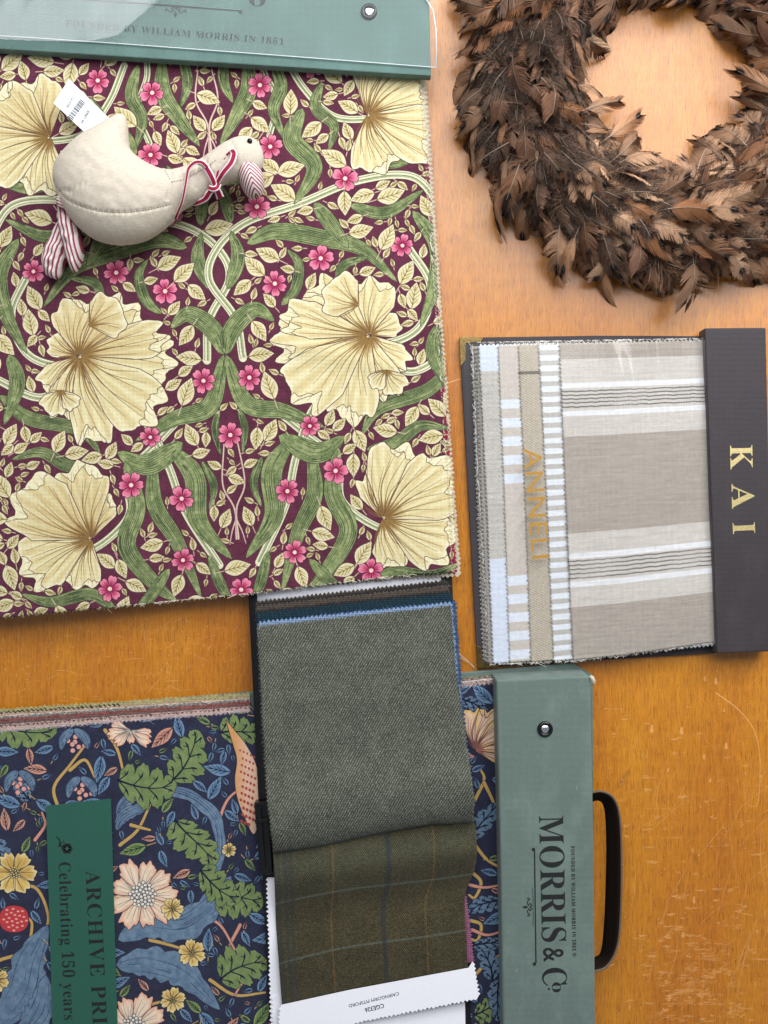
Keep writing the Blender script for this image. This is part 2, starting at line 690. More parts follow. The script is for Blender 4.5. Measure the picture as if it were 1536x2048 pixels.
def blade(C, pts, w, light, dark, line, prof=None, hatch=7, ruff=0.0, seed=0, ow=0.9, k=1.0):
    r = np.random.default_rng(seed)
    c = cr(pts, 9)
    n = len(c)
    t = np.linspace(0, 1, n)
    W = w * (np.sin(np.pi * np.clip(t, 0, 1) ** 0.8) ** 0.6 if prof is None else np.interp(t, np.linspace(0, 1, len(prof)), prof))
    d, nn = frame_of(c)
    rl = 1 + ruff * np.abs(np.sin(t * 23 + seed)) * np.sin(np.pi * t)
    rr = 1 + ruff * np.abs(np.sin(t * 19 + seed + 1)) * np.sin(np.pi * t)
    a = c + nn * (W * rl)[:, None]
    b = c - nn * (W * rr)[:, None]
    light, dark, line = [np.array(v, float) for v in (light, dark, line)]

    def fill(X, Y, sd, nz):
        f = np.clip(nz * 1.4 - 0.2, 0, 1)[..., None]
        return light * (1 - f) + dark * f
    C.poly(np.vstack([a, b[::-1]]), fill, line, ow)
    for j in np.linspace(-0.82, 0.82, hatch):
        if r.random() < 0.12:
            continue
        lo = r.uniform(0.02, 0.35)
        hi = r.uniform(0.6, 0.97)
        m = (t >= lo) & (t <= hi)
        if m.sum() < 3:
            continue
        C.stroke((c + nn * (W * j)[:, None])[m], [0.25 * k, 0.75 * k, 0.2 * k], line * 0.6 + dark * 0.4, occ=False)
    # short hatches at both ends
    for _ in range(int(hatch * 2.2)):
        j = r.uniform(-0.9, 0.9)
        lo = r.choice([r.uniform(0.02, 0.2), r.uniform(0.35, 0.5), r.uniform(0.65, 0.8)])
        m = (t >= lo) & (t <= lo + r.uniform(0.1, 0.2))
        if m.sum() >= 2:
            C.stroke((c + nn * (W * j)[:, None])[m], [0.5 * k, 0.2], line, occ=False)


def small_leaf(C, x, y, ang, L, W, base, inner, rib, line, test=True, twig=None):
    t = np.linspace(0, 1, 13)
    prof = np.sin(np.pi * t ** 0.85) * (1 - 0.15 * t)
    bend = 0.12 * math.sin(x * 3.1 + y)
    u = np.array([math.cos(ang), math.sin(ang)])
    v = np.array([-u[1], u[0]])
    c = np.array([x, y]) + np.outer(t * L, u) + np.outer(bend * L * t * (1 - t), v)
    p = np.vstack([c + np.outer(prof * W, v), (c - np.outer(prof * W, v))[::-1][1:-1]])
    if test and not C.free(p, 0.05, 0.5):
        return False
    base, inner = np.array(base, float), np.array(inner, float)

    def fill(X, Y, sd, nz):
        f = np.clip((-sd - 1.6) / 2.0, 0, 1) * np.clip(nz * 1.3 - 0.1, 0, 1)
        return base * (1 - f[..., None]) + inner * f[..., None]
    if twig is not None:
        C.stroke([np.array([x, y]) - u * L * 0.35, c[0], c[3]], [0.8, 1.0, 0.6], twig, occ=False)
    C.poly(p, fill, line, 0.7)
    C.stroke(c[:-1], [0.9, 0.4], rib, occ=False)
    for i in (3, 5, 7, 9):
        for sg in (-1, 1):
            e = c[min(i + 2, 12)] + v * sg * prof[i] * W * 0.72
            C.stroke([c[i - 1], e], [0.7, 0.25], rib, occ=False)
    return True


def pink_flower(C, x, y, r, seed=0):
    rr = np.random.default_rng(seed)
    a0 = rr.uniform(0, 6.28)
    for i in range(6 if seed % 3 else 5):
        n = 6 if seed % 3 else 5
        a = a0 + i * 2 * math.pi / n
        L = r * rr.uniform(0.92, 1.08)
        ph = np.linspace(-1, 1, 13)
        rad = L * (1 - 0.28 * np.abs(ph) ** 3 - 0.10 * np.exp(-(ph / 0.18) ** 2))
        th = a + ph * math.pi / n * 0.86
        p = np.vstack([[x, y], np.stack([x + rad * np.cos(th), y + rad * np.sin(th)], -1)])

        def fill(X, Y, sd, nz, a=a):
            q = np.clip(np.hypot(X - x, Y - y) / r, 0, 1)[..., None]
            return np.array([170, 40, 85.]) * (1 - q) ** 1.2 + np.array([232, 142, 165.]) * (1 - (1 - q) ** 1.2)
        C.poly(p, fill, (70, 16, 40), 1.0)
        for dth in (-0.22, 0, 0.22):
            C.stroke([(x + r * .2 * math.cos(a + dth), y + r * .2 * math.sin(a + dth)),
                      (x + r * .66 * math.cos(a + dth), y + r * .66 * math.sin(a + dth))], [0.8, 0.3], (140, 25, 65), occ=False)
    C.stroke([(x, y), (x + .1, y)], r * 0.17, (240, 210, 200), (130, 30, 60), 0.8)


def bloom(C, x, y, petals, seed=0, pal=None, lw=1.3, vein=9, center=None, lips=True):
    """big open flower; petals: list of (angle deg, half spread deg, length px) drawn in order, all from the throat"""
    r = np.random.default_rng(seed)
    deep, mid, pale, line = [np.array(v, float) for v in (pal or ((176, 138, 78), (224, 214, 166), (243, 238, 214), (66, 46, 34)))]
    for a, sp, L in petals:
        a, sp = math.radians(a), math.radians(sp)
        ph = np.linspace(-1, 1, 41)
        k1, k2 = r.uniform(5, 8), r.uniform(0, 6)
        rad = L * (1 - 0.34 * np.abs(ph) ** 3.2) * (1 + 0.05 * np.sin(ph * k1 * 1.5 + k2) + 0.028 * np.sin(ph * 15 + k2 * 2) + 0.004 * r.normal(size=41))
        th = a + sp * ph * (1 - 0.12 * ph ** 2)
        rim = np.stack([x + rad * np.cos(th), y + rad * np.sin(th)], -1)
        p = np.vstack([[x, y], rim])

        def fill(X, Y, sd, nz, L=L, a=a, sp=sp):
            q = np.hypot(X - x, Y - y) / L
            an = np.arctan2(Y - y, X - x) - a
            st = 0.5 + 0.5 * np.cos(an / sp * vein * 2.2 + q * 2)
            f = np.clip((q - 0.02) / 0.26, 0, 1)
            f = np.clip(f * (0.75 + 0.25 * st), 0, 1)[..., None]
            col = deep * (1 - f) + mid * f
            g = (np.clip(1 - (-sd) / 7.0, 0, 1) * 0.7 + 0.38 * st * np.clip(q - 0.3, 0, 1) + 0.25 * (nz - 0.5))
            g = np.clip(g, 0, 1)[..., None]
            col = col * (1 - g) + pale * g
            e = (np.clip((np.abs(an) / sp - .62) / .38, 0, 1) * np.clip(1.0 - q, 0, 1) * .42)[..., None]
            return col * (1 - e) + deep * .95 * e
        C.poly(p, fill, line, lw)
        if lips and L > 80:          # a turned-over lip on the rim
            for _ in range(2):
                c0 = r.uniform(-.55, .45)
                mk = np.abs(ph - c0) < .3
                if mk.sum() < 6:
                    continue
                kk = 1 - .15 * np.sin(np.pi * (ph[mk] - c0 + .3) / .6) * (1 + .15 * np.sin(ph[mk] * 30))
                inner = np.stack([x + rad[mk] * kk * np.cos(th[mk]), y + rad[mk] * kk * np.sin(th[mk])], -1)
                C.poly(np.vstack([rim[mk], inner[::-1]]), lambda X, Y, sd, nz: pale * .45 + mid * .55 + (pale - mid) * (nz[..., None] - .5) * .5, line, lw * .8)
                for q_ in range(2, int(mk.sum()) - 2, 3):
                    C.stroke([inner[q_], inner[q_] * .35 + rim[mk][q_] * .65], [.5, .2], line * .3 + deep * .7, occ=False)
        for j in np.linspace(-0.86, 0.86, vein) + r.normal(size=vein) * .05:
            ee = np.interp(j, ph, rad) * r.uniform(0.72, 0.93)
            tt = a + sp * j
            bend = r.uniform(-0.10, 0.10) + .26 * math.sin(a)
            q = [(x + L * 0.04 * math.cos(tt), y + L * 0.04 * math.sin(tt)),
                 (x + ee * .5 * math.cos(tt * 1 + bend), y + ee * .5 * math.sin(tt + bend)),
                 (x + ee * math.cos(tt + bend * .3), y + ee * math.sin(tt + bend * .3))]
            C.stroke(cr(q, 6), [1.0, 0.65, 0.3], line * 0.5 + deep * 0.5, occ=False)
            for dj in (-0.3, 0.3):
                t2 = tt + sp * dj / vein * 1.6
                C.stroke([(x + L * .05 * math.cos(t2), y + L * .05 * math.sin(t2)),
                          (x + ee * .30 * math.cos(t2), y + ee * .30 * math.sin(t2))], [0.7, 0.2], deep * 0.8, occ=False)
    if center is not None:
        rr_, c1, c2 = center
        for i in range(int(rr_ * 1.5)):
            g = rr_ * math.sqrt((i + .5) / (rr_ * 1.5))
            t = i * 2.39996
            C.stroke([(x + g * math.cos(t), y + g * math.sin(t)), (x + g * math.cos(t) + .1, y + g * math.sin(t))], rr_ * 0.115, c1, c2, 0.9, occ=False)


def plum_print():
    C = Canvas(-40, 70, 980, 1190, 1.5, (92, 42, 62))
    n = vnoise(C.H, C.W, 30, 5) * .5 + vnoise(C.H, C.W, 5, 6) * .5
    C.a *= (0.84 + 0.34 * n)[..., None]

    def M(u, v, sd):
        return (408 + .07 * v + sd * u * .9975 + 0, 120 + v * .9975 - sd * u * .07)

    def T(pts, sd):
        return [M(u, v, sd) for u, v in pts]
    G1, G2, GL = (164, 172, 120), (104, 120, 76), (46, 56, 40)
    SC, SL = (226, 222, 190), (60, 62, 42)
    LB, LI, LR, LN = (226, 216, 180), (204, 194, 142), (122, 100, 46), (62, 36, 44)

    def stem(pts, w=7.5, sd=1):
        c = cr(T(pts, sd), 10)
        C.stroke(c, w, SC, SL, 0.9)
        d, nn = frame_of(c)
        for off, cc in ((0.45, (120, 140, 88)), (-0.05, (196, 200, 160)), (0.15, (70, 84, 52)), (-0.6, (120, 130, 90))):
            C.stroke(c + nn * w * off, 0.7, cc, occ=False)
    for sd in (-1, 1):
        z = 0 if sd < 0 else 50
        stem([(36, 600), (26, 520), (-20, 440), (-2, 380), (60, 330), (170, 300), (290, 262), (400, 262), (455, 330)], 8, sd)
        stem([(30, 690), (80, 700), (150, 760), (210, 820), (215, 900), (290, 960), (345, 945)], 7.5, sd)
        stem([(455, 610), (380, 650), (300, 640), (180, 700), (130, 800), (100, 900), (40, 1010)], 8, sd)
        stem([(265, 575), (330, 590), (395, 560), (420, 480), (380, 400)], 8, sd)
        stem([(160, 0), (195, 70), (250, 130), (320, 140), (350, 130)], 7, sd)
        stem([(120, 160), (140, 90), (115, 20), (120, -60)], 6, sd)
        for i, (pts, w) in enumerate([
            ([(84, -10), (86, 60), (60, 110), (20, 172)], 19),
            ([(48, -30), (36, 40), (52, 90)], 12),
            ([(132, 0), (150, 60), (132, 110), (150, 170)], 15),
            ([(190, 110), (165, 170), (205, 230), (160, 300)], 22),
            ([(30, 330), (24, 285), (10, 250)], 14),
            ([(16, 460), (40, 400), (30, 345)], 16),
            ([(60, 372), (120, 352), (210, 372), (290, 400), (355, 470)], 20),
            ([(200, 300), (230, 345), (262, 395)], 17),
            ([(270, 310), (340, 330), (420, 290)], 14),
            ([(395, 330), (438, 400), (430, 480), (395, 560)], 19),
            ([(2, 590), (20, 540), (66, 505), (104, 530)], 21),
            ([(2, 590), (36, 690), (110, 712), (190, 750)], 20),
            ([(120, 770), (78, 830), (74, 920), (14, 1000)], 24),
            ([(158, 790), (160, 880), (120, 960), (80, 1075)], 19),
            ([(96, 760), (170, 800), (228, 770)], 24),
            ([(214, 790), (196, 880), (222, 960), (170, 1040), (130, 1075)], 21),
            ([(455, 640), (400, 690), (300, 720), (262, 770)], 16),
            ([(430, 560), (418, 620), (450, 700)], 18),
            ([(60, 990), (40, 1050), (20, 1090)], 12),
            ([(232, 60), (216, 110), (250, 150), (236, 200)], 13),
            ([(300, 210), (360, 232), (430, 216)], 13),
            ([(120, 500), (150, 470), (160, 420), (140, 390)], 12),
            ([(20, 250), (60, 240), (90, 205)], 9),
            ([(236, 470), (250, 430), (300, 416)], 11),
            ([(250, 1090), (300, 1050), (380, 1060), (440, 1040)], 14),
            ([(270, 800), (330, 790), (380, 760), (440, 770)], 14),
            ([(60, 800), (40, 850), (52, 900)], 9),
            ([(20, 700), (30, 740), (22, 790)], 8),
            ([(140, 1010), (180, 1060), (230, 1110)], 13),
            ([(430, 20), (440, 90), (470, 130)], 12),
        ]):
            blade(C, T(pts, sd), w * .88, G1, G2, GL, hatch=9, seed=z + i)
    for sd in (-1, 1):
        m = lambda a: a if sd > 0 else 180 - a
        x, y = M(292, 572, sd)
        bloom(C, x, y, [(m(-30), 40, 66), (m(46), 34, 96), (m(-88), 44, 112), (m(76), 30, 128), (m(-142), 34, 150),
                        (m(176), 26, 188), (m(104), 26, 176), (m(-166), 20, 176), (m(141), 30, 196)], 3 + sd, vein=8)
        bloom(C, x + sd * 34, y + 70, [(m(60), 52, 52), (m(130), 40, 44)], 25 + sd, vein=6)
        # a curled inner petal on the upper side
        bloom(C, x - sd * 22, y - 60, [(m(-150), 66, 74)], 5 + sd, vein=8)
        x, y = M(318, 132, sd)
        bloom(C, x, y, [(m(-75), 40, 120), (m(78), 42, 116), (m(-35), 38, 140), (m(22), 38, 152)], 9 + sd, vein=11)
        x, y = M(292, 940, sd)
        bloom(C, x, y, [(m(-105), 36, 92), (m(72), 40, 100), (m(-78), 36, 150), (m(24), 38, 150), (m(-32), 38, 174)], 13 + sd, vein=11)
        for i, (u, v, r) in enumerate([(108, 58, 24), (120, 182, 24), (265, 256, 25), (85, 300, 25), (370, 398, 22), (205, 412, 25),
                                       (110, 456, 25), (46, 640, 24), (205, 838, 25), (106, 872, 24), (112, 995, 23), (262, 1042, 25), (215, 26, 24), (160, 745, 20)]):
            x, y = M(u, v, sd)
            pink_flower(C, x, y, r * 1.03, i + (0 if sd < 0 else 40))
    for v in (752, 1062):
        x, y = M(0, v, 1)
        pink_flower(C, x, y, 25, int(v))
    # slender branches on the axis
    for v0, v1 in ((20, 190), (770, 960)):
        for sd in (-1, 1):
            C.stroke(cr(T([(2, v1), (2, v1 - 60), (22, v1 - 110), (14, v0)], sd), 8), [2.0, 1.6, 1.4], (214, 190, 172), (80, 40, 50), .5)
            C.stroke(cr(T([(0, v1 - 40), (10, v1 - 15), (16, v1 + 10)], sd), 8), [1.6, .8], (214, 190, 172))
    # leafy filling: sprigs first (mirrored), then single leaves wherever the ground is still open
    r = np.random.default_rng(21)
    occ0 = 0
    for i in range(9500):
        big = i < 3600
        u, v = r.uniform(4, 470), r.uniform(-30, 1110)
        L = r.uniform(46, 60) if i < 1300 else (r.uniform(30, 44) if big else r.uniform(17, 28))
        a = r.uniform(0, 6.283)
        for sd in (-1, 1):
            x, y = M(u, v, sd)
            aa = a if sd > 0 else math.pi - a
            small_leaf(C, x, y, aa, L, L * (0.30 if big else .27), LB, LI, LR, LN, True, (206, 186, 160))
    return C


def lobed(C, x, y, ang, L, W, seed=0, G=((132, 148, 94), (98, 120, 74)), line=(20, 26, 48)):
    r = np.random.default_rng(seed)
    t = np.linspace(0, 1, 61)
    u = np.array([math.cos(ang), math.sin(ang)])
    v = np.array([-u[1], u[0]])
    nl = 4
    env = np.sin(np.pi * np.clip(t * 0.93 + 0.05, 0, 1) ** 0.75) ** 0.7
    lob = 0.46 + 0.54 * np.abs(np.sin(np.pi * nl * t)) ** 0.45
    fine = 1 + 0.05 * np.sin(2 * np.pi * nl * 3.0 * t)
    prof = env * lob * fine * W
    c = np.array([x, y]) + np.outer(t * L, u) + np.outer(0.14 * L * np.sin(t * 2.6 + seed) - 0.14 * L * math.sin(seed), v)
    sw = np.outer(prof * 0.22, u)
    p = np.vstack([c + np.outer(prof, v) + sw, (c - np.outer(prof * r.uniform(.85, 1.1), v) + sw)[::-1][1:-1]])
    g1, g2 = np.array(G[0], float), np.array(G[1], float)
    C.poly(p, lambda X, Y, sd, nz: g1 * (1 - nz[..., None]) + g2 * nz[..., None], line, 0.8)
    C.stroke(c[:56], [2.0, 0.6], line, occ=False)
    for k in range(nl):
        i = int((k + 0.12) / nl * 60)
        j = min(60, int((k + 0.62) / nl * 60))
        for sg in (-1, 1):
            e = c[j] + v * sg * prof[j] * 0.66 + u * 4
            q = cr([c[i], c[i] * .4 + e * .6 + u * 3 * 1.0, e], 5)
            C.stroke(q, [1.0, 1.0, 1.9, 0.6], line, occ=False)
            C.stroke([q[-6], q[-6] * .5 + e * .5 + v * sg * 3 - u * 6], [0.8, 1.5, .6], line, occ=False)


def navy_print():
    C = Canvas(-40, 1330, 1080, 770, 1.5, (42, 45, 66))
    n = vnoise(C.H, C.W, 24, 15) * .5 + vnoise(C.H, C.W, 4, 16) * .5
    C.a *= (0.84 + 0.36 * n)[..., None]
    B1, B2, BL = (114, 138, 160), (84, 108, 134), (30, 36, 58)
    GO, SA = (190, 156, 92), (206, 144, 124)
    LN = (22, 28, 50)

    def st(pts, w, col):
        C.stroke(cr(pts, 9), w, col, LN, 0.8)

    def bl(pts, w, s, ruff=0.0, prof=None, cols=(B1, B2)):
        blade(C, pts, w, cols[0], cols[1], BL, prof, 4, ruff, s, k=.9)
    for pts in ([(118, 1620), (108, 1575), (140, 1530), (178, 1480)], [(140, 1540), (170, 1520), (190, 1555)],
                [(20, 1780), (70, 1775), (96, 1830), (86, 1880)], [(0, 1920), (50, 1900), (64, 1850), (50, 1830)],
                [(240, 1690), (275, 1660), (300, 1610)], [(262, 1650), (300, 1660)], [(210, 1460), (235, 1500), (250, 1560)],
                [(232, 2048), (300, 2010), (350, 2000)], [(420, 1960), (470, 1990), (530, 1985)], [(300, 1880), (340, 1890), (385, 1905)],
                [(950, 1600), (968, 1560), (962, 1540)], [(968, 1565), (985, 1600), (1010, 1660)], [(950, 1690), (975, 1720), (1010, 1740)],
                [(945, 1745), (962, 1765), (950, 1795), (938, 1790)], [(938, 1840), (962, 1850), (955, 1880), (938, 1876)],
                [(950, 1950), (975, 1925), (1010, 1905)], [(960, 2060), (975, 2010), (1010, 1990)]):
        st(pts, [3.6, 3.0, 2.2], GO)
    for pts in ([(435, 1650), (455, 1600), (490, 1570)], [(480, 1850), (460, 1900), (500, 1930), (470, 1990)],
                [(400, 1830), (440, 1850), (470, 1900)], [(390, 1905), (330, 1920), (290, 1900)], [(70, 1680), (90, 1650), (84, 1625)],
                [(300, 1940), (345, 1935), (370, 1920)], [(940, 1770), (970, 1775), (1010, 1768)], [(945, 1860), (975, 1870), (1010, 1860)]):
        st(pts, [3.4, 2.6, 2.0], SA)
    # long blue scrolls
    bl([(236, 1660), (246, 1610), (300, 1580), (380, 1592), (432, 1640), (440, 1710), (424, 1762)], 10, 1, .5, [.2, 1, .7, 1, .8, .7])
    bl([(236, 1880), (300, 1850), (370, 1850), (430, 1800), (462, 1752)], 24, 2, .45)
    bl([(232, 1930), (300, 1925), (370, 1950), (440, 2020)], 25, 3, .45)
    bl([(-20, 2060), (40, 1990), (60, 1920), (96, 1850)], 30, 4, .4)
    bl([(40, 2070), (80, 2020), (92, 1950)], 22, 5, .4)
    bl([(300, 1610), (250, 1630), (232, 1660)], 10, 6, .4)
    for i, (x, y, a, L, W) in enumerate([(235, 1560, 0, 118, 46), (345, 1560, -.9, 110, 40), (350, 1640, 1.1, 116, 40), (430, 1800, .2, 96, 42),
                                         (440, 1960, -.55, 100, 44), (440, 1465, -.3, 80, 32), (400, 1740, .5, 100, 34), (-15, 1440, .3, 130, 36),
                                         (948, 2030, -.2, 60, 26)]):
        lobed(C, x, y, a, L, W, i)
    for i, (x, y, a, L, W) in enumerate([(940, 1680, -1.2, 90, 24), (1000, 1800, 2.6, 66, 18), (985, 1960, -1.9, 80, 22), (1000, 1960, 1.9, 80, 20), (948, 1890, .2, 62, 16),
                                         (925, 1400, .5, 60, 16), (60, 1600, -2.4, 60, 17), (-10, 1680, .9, 80, 22)]):
        lobed(C, x, y, a, L, W, 30 + i, (B1, B2))
    cream = ((196, 120, 96), (232, 200, 168), (240, 226, 200), (32, 28, 40))
    tip = ((240, 228, 204), (238, 214, 186), (222, 158, 134), (32, 28, 44))
    bloom(C, 286, 1790, [(a, 24, 68 + 6 * math.sin(a)) for a in range(0, 360, 40)], 71, tip, 1.1, 5, (26, (228, 224, 210), (40, 44, 60)))
    bloom(C, 268, 2056, [(a, 24, 66 + 5 * math.sin(a)) for a in range(10, 370, 40)], 72, tip, 1.1, 5, (25, (228, 224, 210), (40, 44, 60)))
    pod = np.array([(452, 1440), (470, 1462), (492, 1490), (512, 1530), (520, 1580), (518, 1630), (508, 1668), (492, 1640), (476, 1600), (470, 1560), (474, 1520), (466, 1488)], float)
    C.poly(cr(np.vstack([pod, pod[:1]]), 6), lambda X, Y, sd, nz: np.array([206, 150, 96.]) * (1 - np.clip((X - 468) / 26, 0, 1))[..., None] + np.array([226, 186, 160.]) * np.clip((X - 468) / 26, 0, 1)[..., None], LN, 1)
    for k in range(46):
        yy_ = 1500 + k * 3.3
        xx_ = 480 + (k * 7) % 30 + .05 * k
        C.stroke([(xx_, yy_), (xx_ + .6, yy_ + 1.5)], 1.6 + k * .03, (168, 74, 66), occ=False)
    bloom(C, 262, 1462, [(200, 24, 40), (170, 26, 46), (140, 24, 40), (10, 26, 40), (35, 24, 44), (90, 30, 24)], 74, tip, 1, 5)
    yel = ((160, 116, 48), (214, 180, 100), (236, 220, 172), (40, 34, 40))
    for i, (x, y, r) in enumerate([(345, 1818, 22), (384, 1906, 27), (346, 2000, 25), (30, 1746, 42), (-6, 1960, 24), (458, 1700, 14)]):
        bloom(C, x, y, [(a + 20 * i, 34, r) for a in range(0, 360, 60)], 80 + i, yel, .9, 3, (max(5, r * .3), (226, 212, 160), (60, 60, 40)))
    bloom(C, 950, 1500, [(-95, 24, 80), (15, 22, 62), (-70, 22, 84), (-10, 22, 74), (-40, 24, 84)], 88, ((206, 130, 110), (232, 204, 180), (214, 180, 90), (30, 26, 40)), 1.1, 6)
    # berries and bells
    for x, y in ((40, 1568), (164, 1580), (150, 1484)):
        for k in range(9):
            t = k * 2.4
            C.stroke([(x + 3.6 * k ** .5 * 2 * math.cos(t), y + 3.6 * k ** .5 * 2 * math.sin(t)), (x + 3.6 * k ** .5 * 2 * math.cos(t) + .1, y + 3.6 * k ** .5 * 2 * math.sin(t))], 4.6, (218, 160, 146), (60, 40, 56), .9)
        bl([(x - 4, y - 26), (x - 22, y - 8), (x - 28, y + 16)], 9, 40)
        bl([(x - 2, y - 26), (x + 20, y - 8), (x + 26, y + 14)], 9, 41)
    for x, y, r in ((28, 1838, 27),):
        C.poly([(x + r * 1.2 * math.cos(t) * (1 - .1 * math.cos(2 * t)), y + r * math.sin(t)) for t in np.linspace(0, 6.28, 26)], (188, 60, 66), LN, 1)
        for k in range(22):
            g, t = r * .9 * math.sqrt((k + .5) / 22), k * 2.4
            C.stroke([(x + g * math.cos(t), y + g * math.sin(t)), (x + g * math.cos(t) + 2, y + g * math.sin(t))], 1.8, (232, 170, 150), occ=False)
    r = np.random.default_rng(5)
    for i in range(3600):
        x, y = r.uniform(-30, 1030), r.uniform(1335, 2090)
        L = r.uniform(44, 60) if i < 500 else (r.uniform(28, 42) if i < 1600 else r.uniform(16, 26))
        c = r.random()
        b, inn = ((112, 142, 170), (80, 110, 144)) if c < .66 else (((132, 152, 92), (96, 122, 68)) if c < .84 else ((204, 150, 128), (190, 130, 108)))
        small_leaf(C, x, y, r.uniform(0, 6.28), L, L * .22, b, inn, LN, LN, True, GO if i % 3 == 0 else None)
    # ring-trim: open ground is kept between motifs
    return C


# ------------------------------------------------------------------ table
def build_table():
    x0, y0, w, h = 840, 1180, 720, 900
    C = Canvas(-40, 600, 1640, 1480, 1.25, (0, 0, 0))
    r = np.random.default_rng(8)

    def mark(x, y, L, a, wd, v):
        p = np.array([[x, y], [x + L * math.cos(a) * .5 + r.normal() * L * .03, y + L * math.sin(a) * .5 + r.normal() * L * .03], [x + L * math.cos(a), y + L * math.sin(a)]])
        C.stroke(cr(p, 4), [wd * .4, wd, wd * .3], (v, v, v), occ=False)
    def scuff(x, y, w, h, v):
        """a bruise: a few ragged horizontal licks lying over each other"""
        for _ in range(r.integers(2, 7)):
            dx, dy = r.normal() * w * .25, r.normal() * h * .4
            q = np.array([[x + dx - w * r.uniform(.2, .6), y + dy + r.normal() * 1.2], [x + dx, y + dy + r.normal() * 1.2], [x + dx + w * r.uniform(.2, .6), y + dy + r.normal() * 1.4 - 1]])
            vv = v * r.uniform(.4, 1.0)
            C.stroke(cr(q, 4), [.3, r.uniform(.5, max(.7, h * .3)), .2], (vv,) * 3, occ=False)
    for i in range(360):
        x = 1190 + 350 * r.random()
        y = 1340 + 700 * r.random() ** 0.75
        if r.random() > 0.14 + 0.86 * ((y - 1340) / 700) ** 1.4 * math.exp(-((x - 1400) / 120) ** 2):
            continue
        scuff(x, y, r.uniform(3, 20) * (.5 + r.random()), r.uniform(1, 6), r.uniform(90, 220))
    for i in range(95):
        scuff(r.normal(1395, 48), r.normal(1965, 48), r.uniform(6, 26), r.uniform(2, 8), r.uniform(80, 190))
    # small flecks scattered everywhere on the worn end
    for i in range(420):
        x, y = r.uniform(1190, 1560), r.uniform(1330, 2060)
        mark(x, y, r.uniform(.5, 3), r.uniform(0, 3.1), r.uniform(.3, 1.0), r.uniform(60, 200))
    for (x, y) in ((1303, 1458), (1363, 1462), (1432, 1362), (1448, 1420), (1452, 1492), (1410, 1358), (1408, 1514), (1336, 1540), (1420, 1560), (1385, 1700), (1388, 1800), (1366, 1870)):
        k = r.uniform(.5, 1.0)
        t = r.uniform(-.5, .5)
        C.poly([(x - 2 * k + r.normal(), y - 7 * k), (x + 2 * k + t, y - 8 * k), (x + 4 * k, y + 5 * k + r.normal()), (x + t * 3, y + 9 * k), (x - 4 * k, y + 5 * k)], (r.uniform(120, 190),) * 3, occ=False)
    # long scratches
    for i in range(42):
        x, y = r.uniform(1260, 1540), r.uniform(1600, 2050)
        mark(x, y, r.uniform(40, 170), r.choice([-1.15, -.75, -1.35, -.5, 1.45]) + r.normal() * .12, r.uniform(.3, .8), r.uniform(70, 170))
    for i in range(30):
        x, y = r.uniform(1200, 1540), r.uniform(1340, 1650)
        mark(x, y, r.uniform(20, 90), r.uniform(-1.6, 1.6), .35, r.uniform(50, 110))
    C.stroke(cr([(1432, 1386), (1475, 1418), (1505, 1455), (1518, 1500), (1520, 1560), (1514, 1610), (1496, 1611)], 10), [1.2, .8, .5], (170,) * 3, occ=False)
    C.stroke(cr([(1460, 1395), (1490, 1500), (1520, 1580)], 10), .3, (110,) * 3, occ=False)
    C.stroke([(893, 767), (921, 758)], 1.1, (190,) * 3, occ=False)
    # the strip between the two printed books
    for i in range(210):
        x, y = r.uniform(0, 490), r.uniform(1235, 1420)
        mark(x, y, r.uniform(4, 60) * r.random() ** 2 + 2, r.choice([0.02, -.1, .4, -.5, 1.5, -.9]) + r.normal() * .1, r.uniform(.3, .75), r.uniform(50, 165))
    for i in range(160):
        x, y = r.uniform(0, 490), r.uniform(1240, 1420)
        mark(x, y, r.uniform(.5, 3), r.uniform(0, 3), r.uniform(.4, 1.0), r.uniform(90, 230))
    for i in range(90):
        x, y = r.uniform(880, 1540), r.uniform(620, 700)
        mark(x, y, r.uniform(.5, 6), r.uniform(0, 3), .5, r.uniform(40, 90))
    im = image('table_wear', C.a, True)
    n = NT('varnished_wood')
    g = n.noise(55, 7, 0.62, stretch=(7, 0.35, 1))
    g2 = n.noise(260, 5, 0.7, stretch=(7.5, 0.26, 1))
    g3 = n.noise(5, 4, 0.55, stretch=(2.2, 0.5, 1))
    c = n.ramp(g3, [(0.28, lin((182, 107, 16))), (0.72, lin((204, 135, 26)))])
    c = n.mix(1.0, c, n.ramp(g, [(0.34, (0.86, 0.82, 0.75)), (0.6, (1.05, 1.05, 1.05))]), 'MULTIPLY')
    c = n.mix(1.0, c, n.ramp(g2, [(0.36, (0.42, 0.33, 0.24)), (0.47, (1.0, 1.0, 1.0)), (1, (1.05, 1.05, 1.05))]), 'MULTIPLY')
    sp = n.noise(90, 3, 0.6)
    c = n.mix(1.0, c, n.ramp(sp, [(0.3, (.93, .90, .86)), (0.7, (1.05, 1.05, 1.05))]), 'MULTIPLY')
    t = n.n('ShaderNodeTexImage', image=im, extension='CLIP')
    n.l(n.tc('UV'), t.inputs[0])
    wn = n.noise(900, 3, 0.6)
    fac = n.mix(1.0, t.outputs[0], n.ramp(wn, [(.3, (.55,) * 3), (.6, (1.1,) * 3)]), 'MULTIPLY')
    c = n.mix(fac, c, lin((232, 172, 104)))
    b = n.bump(g2, 0.8, 0.0007)
    b = n.bump(n.noise(12, 3, .5), 0.05, 0.004, b)
    b = n.bump(t.outputs[0], 0.35, 0.0006, b)
    ro = n.mix(fac, n.ramp(n.noise(25, 4, .6), [(.3, (.30,) * 3), (.7, (.42,) * 3)]), (0.6, 0.6, 0.6, 1))
    n.set(Base_Color=c, Roughness=ro, Normal=b, Specular_IOR_Level=0.5, Coat_Weight=0.7, Coat_Roughness=0.26)
    X0, X1, Y0, Y1 = -1.1, 1.1, -1.0, 1.0
